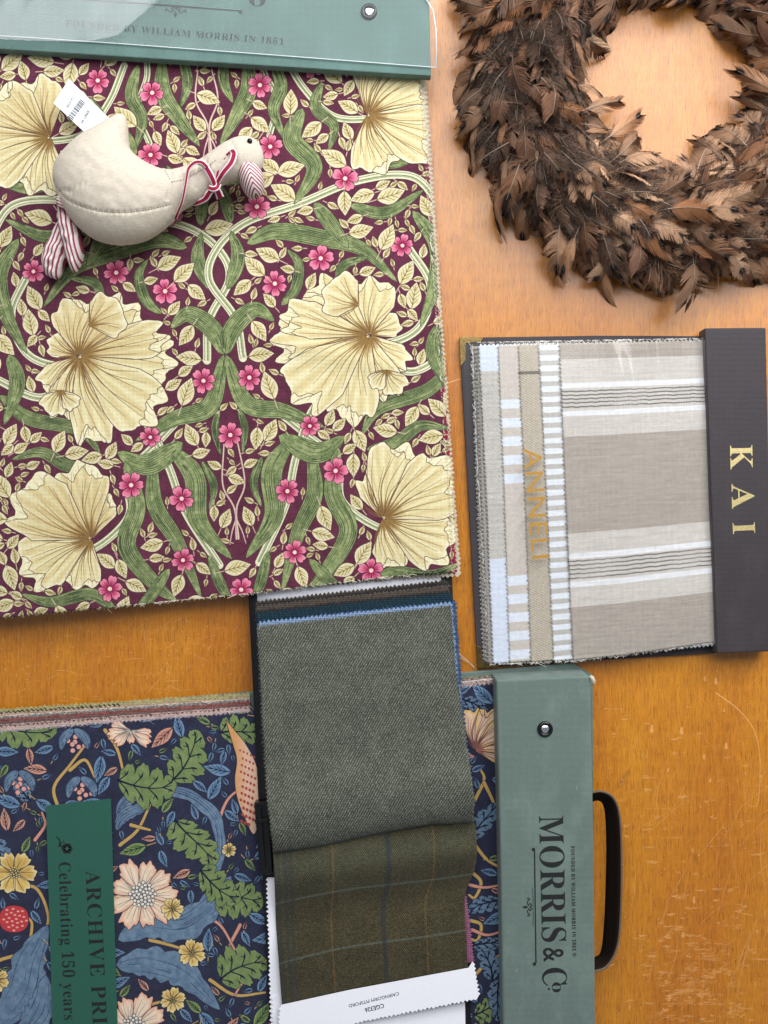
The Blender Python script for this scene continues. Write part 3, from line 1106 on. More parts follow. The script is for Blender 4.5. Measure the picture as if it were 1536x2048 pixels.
    v = np.array([(X0, Y0, -.03), (X1, Y0, -.03), (X1, Y1, -.03), (X0, Y1, -.03), (X0, Y0, 0), (X1, Y0, 0), (X1, Y1, 0), (X0, Y1, 0)])
    px, py = v[:, 0] / S + 768, 1024 - v[:, 1] / S
    uv = np.stack([(px - C.x0) / C.w, 1 - (py - C.y0) / C.h], -1)
    f = [[4, 5, 6, 7], [3, 2, 1, 0], [0, 1, 5, 4], [1, 2, 6, 5], [2, 3, 7, 6], [3, 0, 4, 7]]
    o = mesh_obj('table_top', v, f, n.m, uv=uv, kind='structure')
    return o


build_table()

# ------------------------------------------------------------------ prints and swatch textures
PL = plum_print()
plum_im = image('plum_floral_print', PL.a)
M_plum = fabric_img('plum_floral_linen', plum_im, 0.0013, 0.5, thread=0.20)
NV = navy_print()
navy_im = image('navy_floral_print', NV.a)
M_navy = fabric_img('navy_floral_cotton', navy_im, 0.0011, 0.3, thread=0.14)
# the same print with a red ground, seen only on the swatches underneath
red = PL.a.copy()
gm = (red[..., 0] < 100) & (red[..., 1] < 55)
red[gm] = red[gm] * 0.3 + np.array([120, 20, 40.])
M_redprint = fabric_img('red_floral_linen', image('red_floral_print', red[::2, ::2]), 0.0016, 0.5, thread=0.3)


def twill_tex(w, h, base, amp, seed, per=5.2, ang=0.95, light=(150, 152, 138)):
    y, x = np.mgrid[0:h, 0:w].astype(float)
    nz = vnoise(h, w, 3, seed) - .5
    d = (x * math.sin(ang) + y * math.cos(ang)) + nz * 2.6
    along = x * math.cos(ang) - y * math.sin(ang)
    tw = 0.5 + 0.5 * np.sin(d * 2 * math.pi / per)
    beads = 0.5 + 0.5 * np.sin(along * 2 * math.pi / 6.5 + d * 1.3 + 5 * vnoise(h, w, 8, seed + 1))
    rnd = np.clip((vnoise(h, w, 3.2, seed + 7) - .5) * 1.7 + .5, 0, 1) * .75 + .25 * np.random.default_rng(seed).random((h, w))
    m = np.clip(tw ** 1.5 * (0.35 + 0.65 * beads), 0, 1) * (0.3 + 0.9 * rnd)
    big = vnoise(h, w, 60, seed + 2)
    col = np.array(base, float)[None, None] * (0.62 + 0.2 * big + 0.25 * rnd)[..., None]
    return col * (1 - amp * m[..., None]) + np.array(light, float) * amp * m[..., None]


tw = twill_tex(880, 960, (76, 78, 68), 0.85, 31, 10.5, light=(170, 174, 162))
M_twill = fabric_img('grey_green_twill', image('twill', tw), 0.0021, 0.25, thread=0.03, sheen=0.1)


def check_tex():
    h, w = 760, 840
    t = twill_tex(w, h, (58, 52, 36), 0.9, 41, 8.0, light=(122, 116, 86))
    yy, xx = np.mgrid[0:h, 0:w]
    s, v = xx / w, yy / h
    green = np.clip(1 - np.abs(v - .14) / .26, 0, 1) * .9  # greener band near the top: light on the pile put into the colour
    t = t * (1 - green[..., None] * .40) + twill_tex(w, h, (62, 72, 62), .9, 42, 8, light=(132, 140, 122)) * green[..., None] * .42
    rnd = np.random.default_rng(2).random((h, w))
    dash = (0.5 + 0.5 * np.sin((xx + yy * .6) * 0.9)) * .7 + rnd * .5

    def line(dist, wd, col, a):
        m = np.clip(1 - np.abs(dist) / wd, 0, 1) ** .6 * np.clip(dash, 0, 1) * a
        return t * (1 - m[..., None]) + np.array(col, float) * m[..., None]
    for vv in (.36, .735):
        t = line((v - vv + .012 * np.sin(s * 5)) * h, 7, (104, 120, 118), .8)
    dash = (0.5 + 0.5 * np.sin((yy - xx * .6) * 0.9)) * .6 + rnd * .6
    t = line((s - .565) * w, 14, (36, 44, 58), .9)
    t = line((s - .29) * w, 5, (146, 104, 52), .6)
    t = line((s - .79) * w, 5, (146, 104, 52), .55)
    for ss in (.02, .055, .085):
        t = line((s - ss) * w, 11, (44, 52, 62), .75)
    return t


M_check = fabric_img('olive_check_tweed', image('check', check_tex()), 0.0021, 0.25, thread=0.03, sheen=0.1)


def linen_tex(kind, w, h, seed=1):
    r = np.random.default_rng(seed)
    yy, xx = np.mgrid[0:h, 0:w].astype(float)
    v = yy / h
    rnd = r.random((h, w))
    slubh = vnoise(h, w, 60, seed, 2)
    slubv = vnoise(h, w, 2, seed + 1, 60)
    base = np.zeros((h, w, 3))
    if kind == 'main':
        L, D, Wt = np.array([214, 207, 199.]), np.array([180, 170, 159.]), np.array([240, 240, 242.])
        base[:] = L
        for a, b in ((0, .05), (.294, .60), (.833, 1.1)):
            base[(v >= a) & (v < b)] = D
        for a in (.134, .222, .672, .762):
            base[np.abs(v - a) < .0085] = Wt
        wob = vnoise(1, w, 20, seed + 3)[0][None] * .003
        for a in (.154, .166, .178, .190, .203, .690, .703, .716, .730, .744):
            m = (np.abs(v - a + wob) < .0022) & (np.sin(xx * .9 + a * 900) > -.5)
            base[m] = (62, 60, 62)
        diag = np.sin((xx + yy * .9) * 2 * math.pi / 9 + 3 * vnoise(h, w, 9, seed + 5))
        base *= (0.97 + .035 * diag + .10 * (slubh - .5) + .05 * (slubv - .5) + .07 * (rnd - .5))[..., None]
    elif kind == 'strip_a':
        base[:] = (198, 194, 186)
        bk = (np.sin(xx * 1.15) * np.sin(yy * 1.15 + np.floor(xx / 2.7) * 1.5) > 0) * .12
        base *= (0.93 + bk + .2 * (rnd - .5) + .12 * (slubh - .5))[..., None]
        m = (v < .082) | (v > .672)
        base[m] = (np.array([218, 226, 240.]) * (0.965 + .05 * slubh + .03 * rnd)[..., None])[m]
    elif kind == 'strip_b':
        base[:] = (219, 209, 199)
        base *= (0.95 + .04 * np.sin(xx * 1.6) * np.sin(yy * 1.6) + .1 * (rnd - .5))[..., None]
        for a in (.186, .245, .303, .362, .421, .742, .800, .858, .916, .975):
            m = np.abs(v - a) < .0148
            base[m] = (np.array([230, 236, 246.]) * (0.97 + .04 * rnd)[..., None])[m]
    elif kind == 'strip_c':
        base[:] = (204, 193, 174)
        bk = np.sin(xx * 1.0) * np.sin(yy * 0.9 + np.floor(xx / 3.1) * 1.57)
        base *= (0.92 + .13 * np.sign(bk) * np.abs(bk) ** .4 + .2 * (rnd - .5))[..., None]
        base[np.abs(v - .088) < .005] *= .62
    elif kind == 'strip_d':
        base[:] = (204, 199, 193)
        base *= (0.95 + .12 * np.sin(xx * 1.3) * np.sin(yy * 1.3) + .1 * (rnd - .5))[..., None]
        m = np.sin(v * 2 * math.pi * 30.5) > -.05
        base[m] = (np.array([236, 240, 246.]) * (0.96 + .05 * rnd)[..., None])[m]
    return base


def linen_mat(kind, w, h, **kw):
    return fabric_img('linen_' + kind, image('linen_' + kind, linen_tex(kind, w, h)), **kw)


# ------------------------------------------------------------------ plum floral sample book (upper left)
A = thing('fabric_sample_book', 'large sample book open at a plum linen print of cream blooms and green leaves', 'sample book', P(430, 650, 0))
zA = 0.024


def zfa(px, py, s, t):
    return zA + 0.0018 * np.sin(px / 140 + 1) * np.sin(py / 150) + 0.0008 * np.sin(py / 61 + px / 90) \
        + 0.0022 * np.exp(-((py - 560 - px * .22) / 26) ** 2) * np.exp(-((px - 640) / 260) ** 2) + 0.003 * np.exp(-((px - 905) ** 2 + (py - 1140) ** 2) / 60 ** 2) \
        + 0.0016 * np.exp(-((py - 930 + px * .3) / 30) ** 2) * np.exp(-((px - 120) / 200) ** 2) \
        + 0.0022 * np.exp(-((py - 1190) / 60) ** 2) * np.sin(px / 70)


# lower swatches, fanned so that their right edges show
under = [((-60, 120), (842, 150), (914, 1146), (-60, 1195), 0.0180, M_redprint), ((-60, 120), (846, 152), (919, 1150), (-60, 1195), 0.0172, M_fray),
         ((-60, 120), (844, 152), (909, 1146), (-60, 1228), 0.0165, cloth('sage_swatch', (120, 128, 96))), ((-60, 120), (850, 152), (913, 1140), (-60, 1225), 0.0140, M_fray),
         ((-60, 120), (846, 152), (905, 1140), (-60, 1222), 0.0110, cloth('brown_swatch', (90, 70, 58))), ((-60, 120), (849, 152), (908, 1138), (-60, 1222), 0.0080, M_fray)]
for i, (tl, tr, br, bl, z, m) in enumerate(under):
    if m is M_redprint:
        sheet('swatch', [tl, tr], [bl, (500, 1168), br], [tl, bl], [tr, (862, 400), (882, 660), (900, 900), br], z, m, A, 'RB', 9.5, 4.5, thick=0.0006, rim=M_fray, uvpx=PL.ext,
              label='red version of the floral print whose pinked edge peeks out')
    else:
        pinked('swatch', [tl, tr, br, bl], z, m, A, 9.5, 4.5, 'RB')
sheet('printed_swatch', [(-60, 86), (400, 118), (838, 158)], [(-60, 1243), (0, 1236), (250, 1212), (490, 1189), (700, 1163), (904, 1141)],
      [(-60, 86), (-60, 1243)], [(838, 158), (846, 260), (856, 400), (868, 560), (880, 720), (893, 940), (900, 1080), (904, 1141)],
      zfa, M_plum, A, 'RB', 9.5, 4.5, thick=0.0007, rim=M_fray, uvpx=PL.ext, label='plum floral linen with pinked pale edges')
fray([(838, 158), (856, 400), (880, 720), (893, 940), (904, 1141)], zA, (212, 204, 184), A, 420, 7, 1, 1)
fray([(904, 1141), (700, 1163), (490, 1189), (250, 1212), (0, 1236)], zA, (205, 196, 176), A, 420, 7, 1, 2)
fray([(860, 400), (884, 700), (918, 1146)], .018, (196, 180, 160), A, 300, 7, 1, 3)
# card header board with its lettering
spA = prism('header_board', [(-80, -110), (857, -60), (862, 152), (-80, 93)], 0.0255, 0.036, M_green_cloth2, A, 0.0012)
zt = 0.0363
lettering('lettering', 'FOUNDED BY WILLIAM MORRIS IN 1861', (131, 53), (567, 90), 13.5, zt, M_ink_soft, spA, 0, 1.15)
lettering('lettering', 'MORRIS & C', (-60, -46), (505, -3), 88, zt, M_ink_soft, spA, -0.005)
lettering('lettering', 'o', (497, 11), (531, 13), 42, zt, M_ink_soft, spA, -0.005)


def ornament(parent, z, mat, o, ux, sc):
    """o: centre, ux: reading direction unit, sc: px scale"""
    ux = np.array(ux, float)
    dn = np.array([-ux[1], ux[0]])   # down the page
    T = lambda pts: [tuple(np.array(o) + ux * a * sc + dn * b * sc) for a, b in pts]
    S_ = []
    for m in (-1, 1):
        S_.append((T([(0, 2), (m * 3, -1), (m * 7, 0), (m * 7.5, 4), (m * 4, 5)]), [.9 * sc, 1.2 * sc, .6 * sc]))
        S_.append((T([(m * 2, 3), (m * 8, 8), (m * 14, 7), (m * 18, 3), (m * 21, 6), (m * 19, 9)]), [.7 * sc, 1.2 * sc, .8 * sc]))
        S_.append((T([(0, -5), (m * 22, -5), (m * 44, -4.2)]), [.5 * sc, .5 * sc]))
    S_.append((T([(0, 7), (0, 13)]), [.7 * sc, 3.2 * sc]))
    S_.append((T([(0, 13), (0, 20)]), [3.2 * sc, .1 * sc]))
    flat_strokes('ornament', S_, z, mat, parent)


ornament(spA, zt, M_ink_soft, (352, 16), (.9965, .073), 1.0)
flat_strokes('ornament', [([(60, -9), (484, 22)], 1.3)], zt, M_ink_soft, spA, dots=[(481, 24, 4), (60, -7, 4)])


def stud(name, x, y, z, r, parent):
    c = Vector(P(x, y, z))
    v, f, n = [], [], 24
    rings = [(1.0, 0), (1.0, .0012), (.78, .0022), (.62, .0016), (.58, .0004)]
    for rr, dz in rings:
        for k in range(n):
            a = 2 * math.pi * k / n
            v.append((c.x + r * rr * math.cos(a), c.y + r * rr * math.sin(a), c.z + dz))
    for i in range(len(rings) - 1):
        for k in range(n):
            f.append([i * n + k, i * n + (k + 1) % n, (i + 1) * n + (k + 1) % n, (i + 1) * n + k])
    f.append([(len(rings) - 1) * n + k for k in range(n)])
    o = mesh_obj(name, v, f, M_clip, parent, smooth=True)
    v = []
    for k in range(14):
        a = 2 * math.pi * k / 14
        q = .50 + .05 * math.sin(3 * a)
        v.append((c.x + r * q * math.cos(a), c.y + r * q * math.sin(a), c.z + .0012))
    for k in range(14):
        a = 2 * math.pi * k / 14
        q = .36 + .05 * math.sin(3 * a)
        v.append((c.x + r * q * math.cos(a), c.y + r * q * math.sin(a), c.z + .0017))
    f = [[k, (k + 1) % 14, 14 + (k + 1) % 14, 14 + k] for k in range(14)] + [list(range(14, 28))]
    mesh_obj('rivet', v, f, M_steel, parent)


stud('stud', 738, 24, 0.036, 0.0078, spA)


def zsleeve(px, py, s, t):
    return 0.0385 + 0.0035 * 0 + 0.0005 * np.sin(px / 90 + py / 61)


M_plastic = clear_plastic('clear_film', 0.07, 0.012, 9, 1.32)
sheet('plastic_sleeve', [(-80, -110), (878, -60)], [(-80, 66), (250, 88), (873, 135)], [(-80, -110), (-80, 66)], [(878, -60), (873, 135)], zsleeve, M_plastic, A, cell=8, thick=0)
sheet('sleeve_flap', [(-80, -110), (420, -90)], [(-80, 74), (60, 81), (170, 84), (236, 70)], [(-80, -110), (-80, 74)], [(420, -90), (330, -10), (236, 70)],
      lambda px, py, s, t: 0.0540 - .16 * S * ((px + 40) - (px + 40) ** 2 / 560) + .0006 * np.sin((px * .5 + py) / 34) + .00012 * np.sin((px * .9 + py * .6) / 11 + 2 * np.sin(px / 70)), clear_plastic('folded_film', .16, .0, 12, 1.7), A, cell=5, thick=0)
tube('sleeve_edge_highlight', [P(x, y, 0.0375) for x, y in ((-60, 68), (60, 75), (250, 88), (560, 111), (873, 135))], 0.0004, plain('highlight_white', (225, 232, 236), .15), A)  # white tubes stand in for the highlight along the clear sleeve's edge
tube('sleeve_edge_highlight', [P(x, y, 0.0375) for x, y in ((873, 135), (872, 60), (866, 20), (850, -5), (840, -40))], 0.0005, bpy.data.materials['highlight_white'], A)


# ------------------------------------------------------------------ navy floral sample box book (lower left to centre)
D = thing('fabric_sample_case', 'green cloth sample case with a navy floral print under it and a dark carrying strap', 'sample book', P(600, 1750, 0))
prism('back_board', [(-80, 1440), (300, 1402), (920, 1346), (1146, 1326), (1186, 1350), (1190, 2160), (-80, 2160)], 0.0, 0.006, M_green_cloth, D, 0.001)
edges = [((-60, 1424), (500, 1388), 0.0095, cloth('olive_print_edge', (176, 168, 120), var=.3)), ((-60, 1430), (240, 1411), 0.0110, cloth('dark_green_edge', (58, 72, 50), var=.3)),
         ((-60, 1433), (500, 1397), 0.0125, cloth('pink_print_edge', (190, 160, 140), var=.3)), ((-60, 1440), (500, 1401), 0.0140, cloth('blue_grey_edge', (120, 132, 132), var=.2)),
         ((-60, 1445), (500, 1405), 0.0155, cloth('rose_print_edge', (150, 84, 78), var=.4)), ((-60, 1450), (500, 1411), 0.0170, cloth('mauve_brown_edge', (112, 92, 88), var=.3)),
         ((-60, 1461), (500, 1418), 0.0185, cloth('pale_pink_edge', (196, 170, 162), var=.2))]
for i, (a, b, z, m) in enumerate(edges):
    pinked('swatch', [a, b, (b[0], 1560), (a[0], 1560)], z, m, D, 9, 4.5, 'T')
    pinked('swatch', [(905, 1368 - (6 - i) * 1.2), (1002, 1358 - (6 - i) * 1.4), (1002, 1480), (905, 1480)], z, m, D, 9, 3.5, 'T')


def zfn(px, py, s, t):
    return 0.0205 + 0.0008 * np.sin(px / 120) * np.sin(py / 140)


sheet('printed_swatch', [(-60, 1468), (130, 1452), (500, 1424), (905, 1376), (1004, 1364)], [(-60, 2160), (1012, 2160)], [(-60, 1468), (-60, 2160)], [(1004, 1364), (1012, 2160)],
      zfn, M_navy, D, 'T', 9, 4.5, thick=0.0012, rim=M_fray, uvpx=NV.ext, label='navy floral cotton with blue scrolls and lobed leaves')
spD = prism('spine_cover', [(992, 1360), (1181, 1352), (1188, 1700), (1192, 2160), (1008, 2160), (1000, 1700)], 0.006, 0.047, M_green_cloth, D, 0.0022)
zt = 0.0473
lettering('lettering', 'MORRIS', (1078, 1632), (1084, 1884), 50, zt, M_ink, spD, -0.004)
lettering('lettering', '&', (1086, 1896), (1088, 1924), 42, zt, M_ink, spD, 0.004)
lettering('lettering', 'C', (1084, 1937), (1086, 1972), 50, zt, M_ink, spD, -0.004)
lettering('lettering', 'o', (1104, 1965), (1105, 1985), 26, zt, M_ink, spD, -0.004)
flat_strokes('lettering', [([(1098, 1977), (1098.1, 1978)], 2)], zt, M_ink, spD, dots=[(1098, 1978, 2.2)])
lettering('lettering', 'FOUNDED BY WILLIAM MORRIS IN 1861 ®', (1142, 1692), (1145, 1913), 7.5, zt, M_ink, spD, 0, 1.15)
flat_strokes('ornament', [([(1069, 1698), (1072, 1926)], 1.2)], zt, M_ink, spD, dots=[(1067, 1699, 3.4), (1069, 1928, 3.4)])
ornament(spD, zt, M_ink, (1062, 1814), (.013, 1.0), 0.86)
stud('stud', 1090, 1458, 0.047, 0.0074, spD)
# carrying strap: a band standing on edge and leaning outwards
cp = np.array([(1176, 1604, .018, 1180, 1586, .036), (1198, 1600, .018, 1204, 1583, .036), (1210, 1618, .016, 1228, 1598, .034), (1214, 1680, .014, 1240, 1640, .032),
               (1213, 1760, .012, 1243, 1740, .031), (1210, 1840, .012, 1240, 1850, .031), (1204, 1900, .013, 1232, 1902, .033), (1192, 1915, .014, 1212, 1934, .036), (1176, 1918, .018, 1184, 1944, .038)], float)
cps = cr(cp, 8)
v, f = [], []
for r_ in cps:
    lo, hi = Vector(P(r_[0], r_[1], r_[2])), Vector(P(r_[3], r_[4], r_[5]))
    for k in range(5):
        v.append(lo.lerp(hi, k / 4) + Vector((0, 0, 0)))
for i in range(len(cps) - 1):
    for k in range(4):
        f.append([i * 5 + k, i * 5 + k + 1, (i + 1) * 5 + k + 1, (i + 1) * 5 + k])
M_strap = plain('dark_leather', (30, 21, 16), 0.8, var=.15, bump=.3, nscale=500, spec=.1)
st_ = solidify(mesh_obj('carrying_strap', v, f, M_strap, D, smooth=True), 0.002, None, 0)
tube('strap_edge', [P(r_[3], r_[4], r_[5]) for r_ in cps], .0011, plain('raw_leather_edge', (96, 82, 70), .7), D)
tube('strap_edge', [P(r_[0], r_[1], r_[2]) for r_ in cps], .0009, bpy.data.materials['raw_leather_edge'], D)
# paper label
lab = prism('paper_label', [(92, 1612), (222, 1597), (238, 2160), (108, 2160)], 0.0232, 0.0236, plain('green_label', (38, 88, 74), .45, var=.03), D, label='dark green printed label over the navy print')
zt = 0.0238
lettering('lettering', 'ARCHIVE PRINTS', (171, 1742), (190, 2140), 30, zt, M_ink, lab, -0.008, 1.12)
lettering('lettering', 'Celebrating 150 years', (117, 1725), (128, 2040), 25, zt, M_ink, lab, -0.008, 1.1)
pts = [([(112, 1673), (119, 1680), (120, 1690), (126, 1694)], [1, 1.6]), ([(119, 1689), (128, 1682)], [1, 2.6, .6]), ([(116, 1694), (121, 1690)], [1, 2.4, .5])]
pet = [(134 + 6.5 * math.cos(k * math.pi / 3), 1697 + 6.5 * math.sin(k * math.pi / 3), 4.6) for k in range(6)]
flat_strokes('ornament', pts, zt, M_ink, lab, dots=pet)
flat_strokes('ornament', [], zt + .0001, bpy.data.materials['green_label'], lab, dots=[(134, 1697, 3.4)])

# ------------------------------------------------------------------ tweed sample book (centre)
Tb = thing('tweed_sample_book', 'black tweed sample book with a grey green twill swatch turned back over an olive check', 'sample book', P(720, 1600, 0.022))


def zb(y):   # the book leans down to the table at its top end
    return np.interp(y, [1120, 1400, 2100], [0.012, 0.0245, 0.0245])


def slab(name, quad, zf, th, mat, parent, **kw):
    tl, tr, br, bl = quad
    o = sheet(name, [tl, tr], [bl, br], [tl, bl], [tr, br], zf, mat, parent, cell=40, thick=th, **kw)
    return o


slab('cover_board', [(494, 1140), (902, 1104), (947, 2160), (545, 2160)], lambda x, y, s, t: zb(y), 0.0022, M_black, Tb)
M_tb = cloth('brown_tweed', (74, 66, 58), .002, .8, .25)
M_teal = cloth('teal_tweed', (20, 46, 58), .002, .8, .25)
M_blue = cloth('light_blue_wool', (122, 144, 176), .002, .8, .15)
M_blue2 = cloth('mid_blue_wool', (54, 80, 116), .002, .8, .3)
M_pinkw = cloth('pink_wool', (150, 92, 124), .002, .8, .2)
M_navyw = cloth('dark_swatch', (40, 38, 40), .002, .8, .25)
# white index card peeping out under the floral print
ic = slab('index_card', [(514, 1160), (880, 1126), (884, 1180), (515, 1212)], lambda x, y, s, t: zb(y) + 0.0012, .0004, M_card, Tb)
zt = 0.0142
M_grey = plain('grey_ink', (70, 72, 80), .6)
for body, a, b in (('PEEBLES SEAPINK', (778, 1165), (722, 1171)), ('CAIRNGORM', (826, 1160), (790, 1164)), ('CGE321', (870, 1158), (842, 1160)), ('CAIRNGORM', (700, 1173), (664, 1177))):
    lettering('lettering', body, a, b, 5, zt, M_grey, ic, use_serif=False)
for x in (538, 620, 694, 780, 828, 852):
    flat_strokes('ruling', [([(x, 1190 - (x - 520) * .095), (x - 1, 1174 - (x - 520) * .095)], .5)], zt, M_grey, ic)
stack = [  # top edge left/right, right edge bottom, material, height over the cover
    ((512, 1203), (893, 1160), M_tb), ((512, 1207), (895, 1165), M_navyw), ((511, 1212), (896, 1170), M_tb), ((512, 1217), (897, 1175), M_tb),
    ((511, 1222), (899, 1181), M_navyw), ((512, 1226), (902, 1186), M_teal), ((513, 1231), (906, 1191), M_teal), ((514, 1236), (909, 1197), M_teal), ((515, 1243), (912, 1202), M_blue2), ((516, 1245), (904, 1205), M_blue)]
for i, (a, b, m) in enumerate(stack):
    h_ = 0.0022 + i * 0.0009
    dx = [0, -1, 1, -1, 0, -2, 1, -1, 0, -1][i]
    sheet('swatch', [a, b], [(a[0] + 26, 1660), (946, 1620)], [a, (a[0] + 10 + dx, 1400), (a[0] + 26, 1660)], [b, (b[0] + 12, 1380), (946 if m is not M_blue else 938, 1620)],
          lambda x, y, s, t, h_=h_: zb(y) + h_, m, Tb, 'TRL', 9, 4.5, cell=4.5 if i > 7 else None, thick=.0007)


def ztw(px, py, s, t):
    z = zb(py) + 0.0128 + .0035 * t * t
    z = z + 0.0105 * np.exp(-((t - .84) / .17) ** 2) + 0.0012 * np.sin(px / 70)
    fold = np.clip((t - .91) / .09, 0, 1)
    return z - 0.009 * (1 - np.sqrt(np.clip(1 - fold ** 2, 0, 1)))


sheet('twill_swatch', [(514, 1252), (520, 1252), (903, 1211)], [(547, 1706), (640, 1694), (760, 1668), (860, 1650), (946, 1646)],
      [(514, 1252), (519, 1330), (524, 1450), (534, 1600), (547, 1706)], [(903, 1211), (910, 1330), (928, 1450), (944, 1560), (950, 1600), (946, 1646)],
      ztw, M_twill, Tb, 'TRL', 8.5, 3.6, thick=.0012, rim=M_fray_dark, label='grey green wool twill turned back on itself')


def zck(px, py, s, t):
    return 0.0340 + 0.0070 * np.exp(-((t - .22) / .12) ** 2) - 0.0048 * np.exp(-((t - .50) / .15) ** 2) + 0.0015 * np.sin(s * 6) * (1 - t) - 0.002 * t


sheet('swatch', [(560, 1780), (926, 1760)], [(574, 2010), (948, 1924)], [(560, 1780), (574, 2010)], [(926, 1760), (938, 1830), (948, 1924)], 0.0268, M_pinkw, Tb, 'R', 9, 4, thick=.0008)
sheet('check_swatch', [(545, 1692), (948, 1634)], [(564, 2012), (700, 1980), (936, 1938)], [(545, 1692), (548, 1740), (552, 1850), (564, 2012)],
      [(948, 1634), (953, 1664), (954, 1712), (948, 1745), (934, 1775), (929, 1800), (932, 1860), (936, 1938)],
      zck, M_check, Tb, '', 9, 4, cell=5, thick=.0012, rim=M_fray_dark, label='olive brown tweed with a blue and rust windowpane check')
pinked('card_page', [(535, 1755), (700, 1755), (700, 2090), (545, 2090)], 0.0262, M_card, Tb, 9, 4, 'L')
pinked('card_page', [(545, 1992), (800, 1992), (800, 2090), (549, 2090)], 0.0274, M_card, Tb, 9, 4, 'L')
lc = [(563, 2010), (700, 1980), (937, 1936), (945, 1923)] + [tuple(p) for p in zigzag([(946, 1925), (957, 1992)], 8.5, 3.5, 1)] \
    + [tuple(p) for p in zigzag([(955, 1996), (720, 2042), (700, 2048), (560, 2075)], 8.5, 3.5, 1)] + [tuple(p) for p in zigzag([(558, 2072), (561, 2014)], 8.5, 3.5, 1)]
prism('card_page', [(700, 2044), (930, 2004), (932, 2120), (700, 2120)], .0255, .0262, M_card, Tb)
lbl = prism('card_label', lc, 0.0330, 0.0336, M_card, Tb, label='white card label glued below the check swatch')
zt = 0.0338
lettering('lettering', 'CAIRNGORM PITSFORD', (797, 1984), (697, 2009), 6.5, zt, M_ink, lbl, use_serif=False)
lettering('lettering', 'CGE326', (767, 2007), (729, 2017), 8.5, zt, M_ink, lbl, 0.012, use_serif=False)
# black binder clip on the left edge
prism('binder_clip', [(508, 1606), (536, 1602), (545, 1748), (520, 1752)], 0.0225, 0.034, M_clip, Tb, 0.001)
prism('binder_clip', [(513, 1615), (522, 1613), (531, 1735), (523, 1738)], 0.034, 0.0365, M_clip, Tb, 0.0006)
prism('binder_clip', [(509, 1640), (538, 1636), (538, 1644), (510, 1648)], 0.034, 0.0375, M_clip, Tb, 0.0006)

fray([(514, 1252), (519, 1330), (524, 1450), (534, 1600), (547, 1706)], .036, (96, 94, 88), Tb, 400, 6, -1, 5)
fray([(903, 1211), (928, 1450), (944, 1560), (946, 1640)], .037, (120, 132, 150), Tb, 300, 6, 1, 6)
fray([(514, 1214), (900, 1172)], .018, (104, 96, 90), Tb, 260, 6, -1, 7)
fray([(514, 1250), (903, 1208)], .024, (150, 165, 190), Tb, 260, 5, -1, 8)
fray([(-10, 1434), (500, 1398)], .0135, (206, 190, 176), D, 420, 8, -1, 9)
fray([(-10, 1452), (500, 1414)], .018, (190, 160, 156), D, 420, 8, -1, 10)
fray([(-10, 1464), (500, 1422)], .0205, (170, 158, 168), D, 420, 8, -1, 11)
fray([(915, 1366), (1000, 1357)], .0205, (200, 190, 186), D, 160, 9, -1, 12)

# ------------------------------------------------------------------ linen sample book (right)
B = thing('linen_sample_book', 'charcoal sample book of beige and white striped linen swatches under clear film', 'sample book', P(1220, 1000, 0))
prism('back_board', [(919, 675), (1200, 671), (1412, 672), (1436, 1306), (1130, 1325), (955, 1337)], 0.0, 0.0045, M_kai, B, 0.0008)
for tri in ([(919, 674), (968, 674), (962, 684), (932, 686), (931, 720), (921, 734)], [(955, 1337), (953, 1290), (963, 1296), (966, 1322), (990, 1327), (998, 1334)]):
    prism('corner_protector', tri, 0.0047, 0.0056, M_brass, B, 0.0003)
for x, y in ((958, 679), (943, 680), (926, 700), (925, 714), (960, 1302), (959, 1316), (975, 1331)):
    stud_ = prism('rivet', [(x + 1.6 * math.cos(k), y + 1.6 * math.sin(k)) for k in np.linspace(0, 5.5, 8)], .0057, .0061, M_brass, B)
M_lg = cloth('grey_linen', (180, 172, 162), .0014, .8, .15)
M_lg2 = cloth('light_grey_linen', (205, 200, 192), .0014, .8, .12)
for i in range(6):
    sheet('swatch', [(943 + i * 2.2, 693), (1200, 688)], [(966 + i * 2.4, 1323 + i), (1200, 1318)], [(943 + i * 2.2, 693), (950 + i * 2, 900), (966 + i * 2.4, 1323 + i)], [(1200, 688), (1200, 1318)],
          0.0056 + .0009 * i, M_lg if i % 2 else M_lg2, B, 'LB', 8.5, 4.5, thick=.0006)
strips = [('strip_a', 957, 977, 986, 1328, 0.0118), ('strip_b', 996, 1017, 1019, 1326, 0.0128), ('strip_c', 1036, 1058, 1062, 1325, 0.0138), ('strip_d', 1077, 1098, 1107, 1323, 0.0148)]
names = ['pale blue white and grey basketweave linen', 'beige linen with groups of white stripes', 'oatmeal textured linen with one brown line', 'white and grey narrow striped linen']
for (k, xt, xm, xb, yb, z), nm in zip(strips, names):
    sheet('linen_swatch', [(xt, 690), (1410, 682)], [(xb, yb), (1428, 1290)], [(xt, 690), (xt + (xb - xt) * .55, 1000), (xb, yb)], [(1410, 682), (1428, 1290)],
          z, linen_mat(k, 560, 900, pitch=.0012, thread=.12), B, 'TLB', 8.5, 4.0, thick=.0006, rim=M_fray, label=nm)


def zln(px, py, s, t):
    return 0.0162 + 0.0012 * np.sin(px / 60 + py / 110) * np.sin(py / 90) + 0.0012 * t


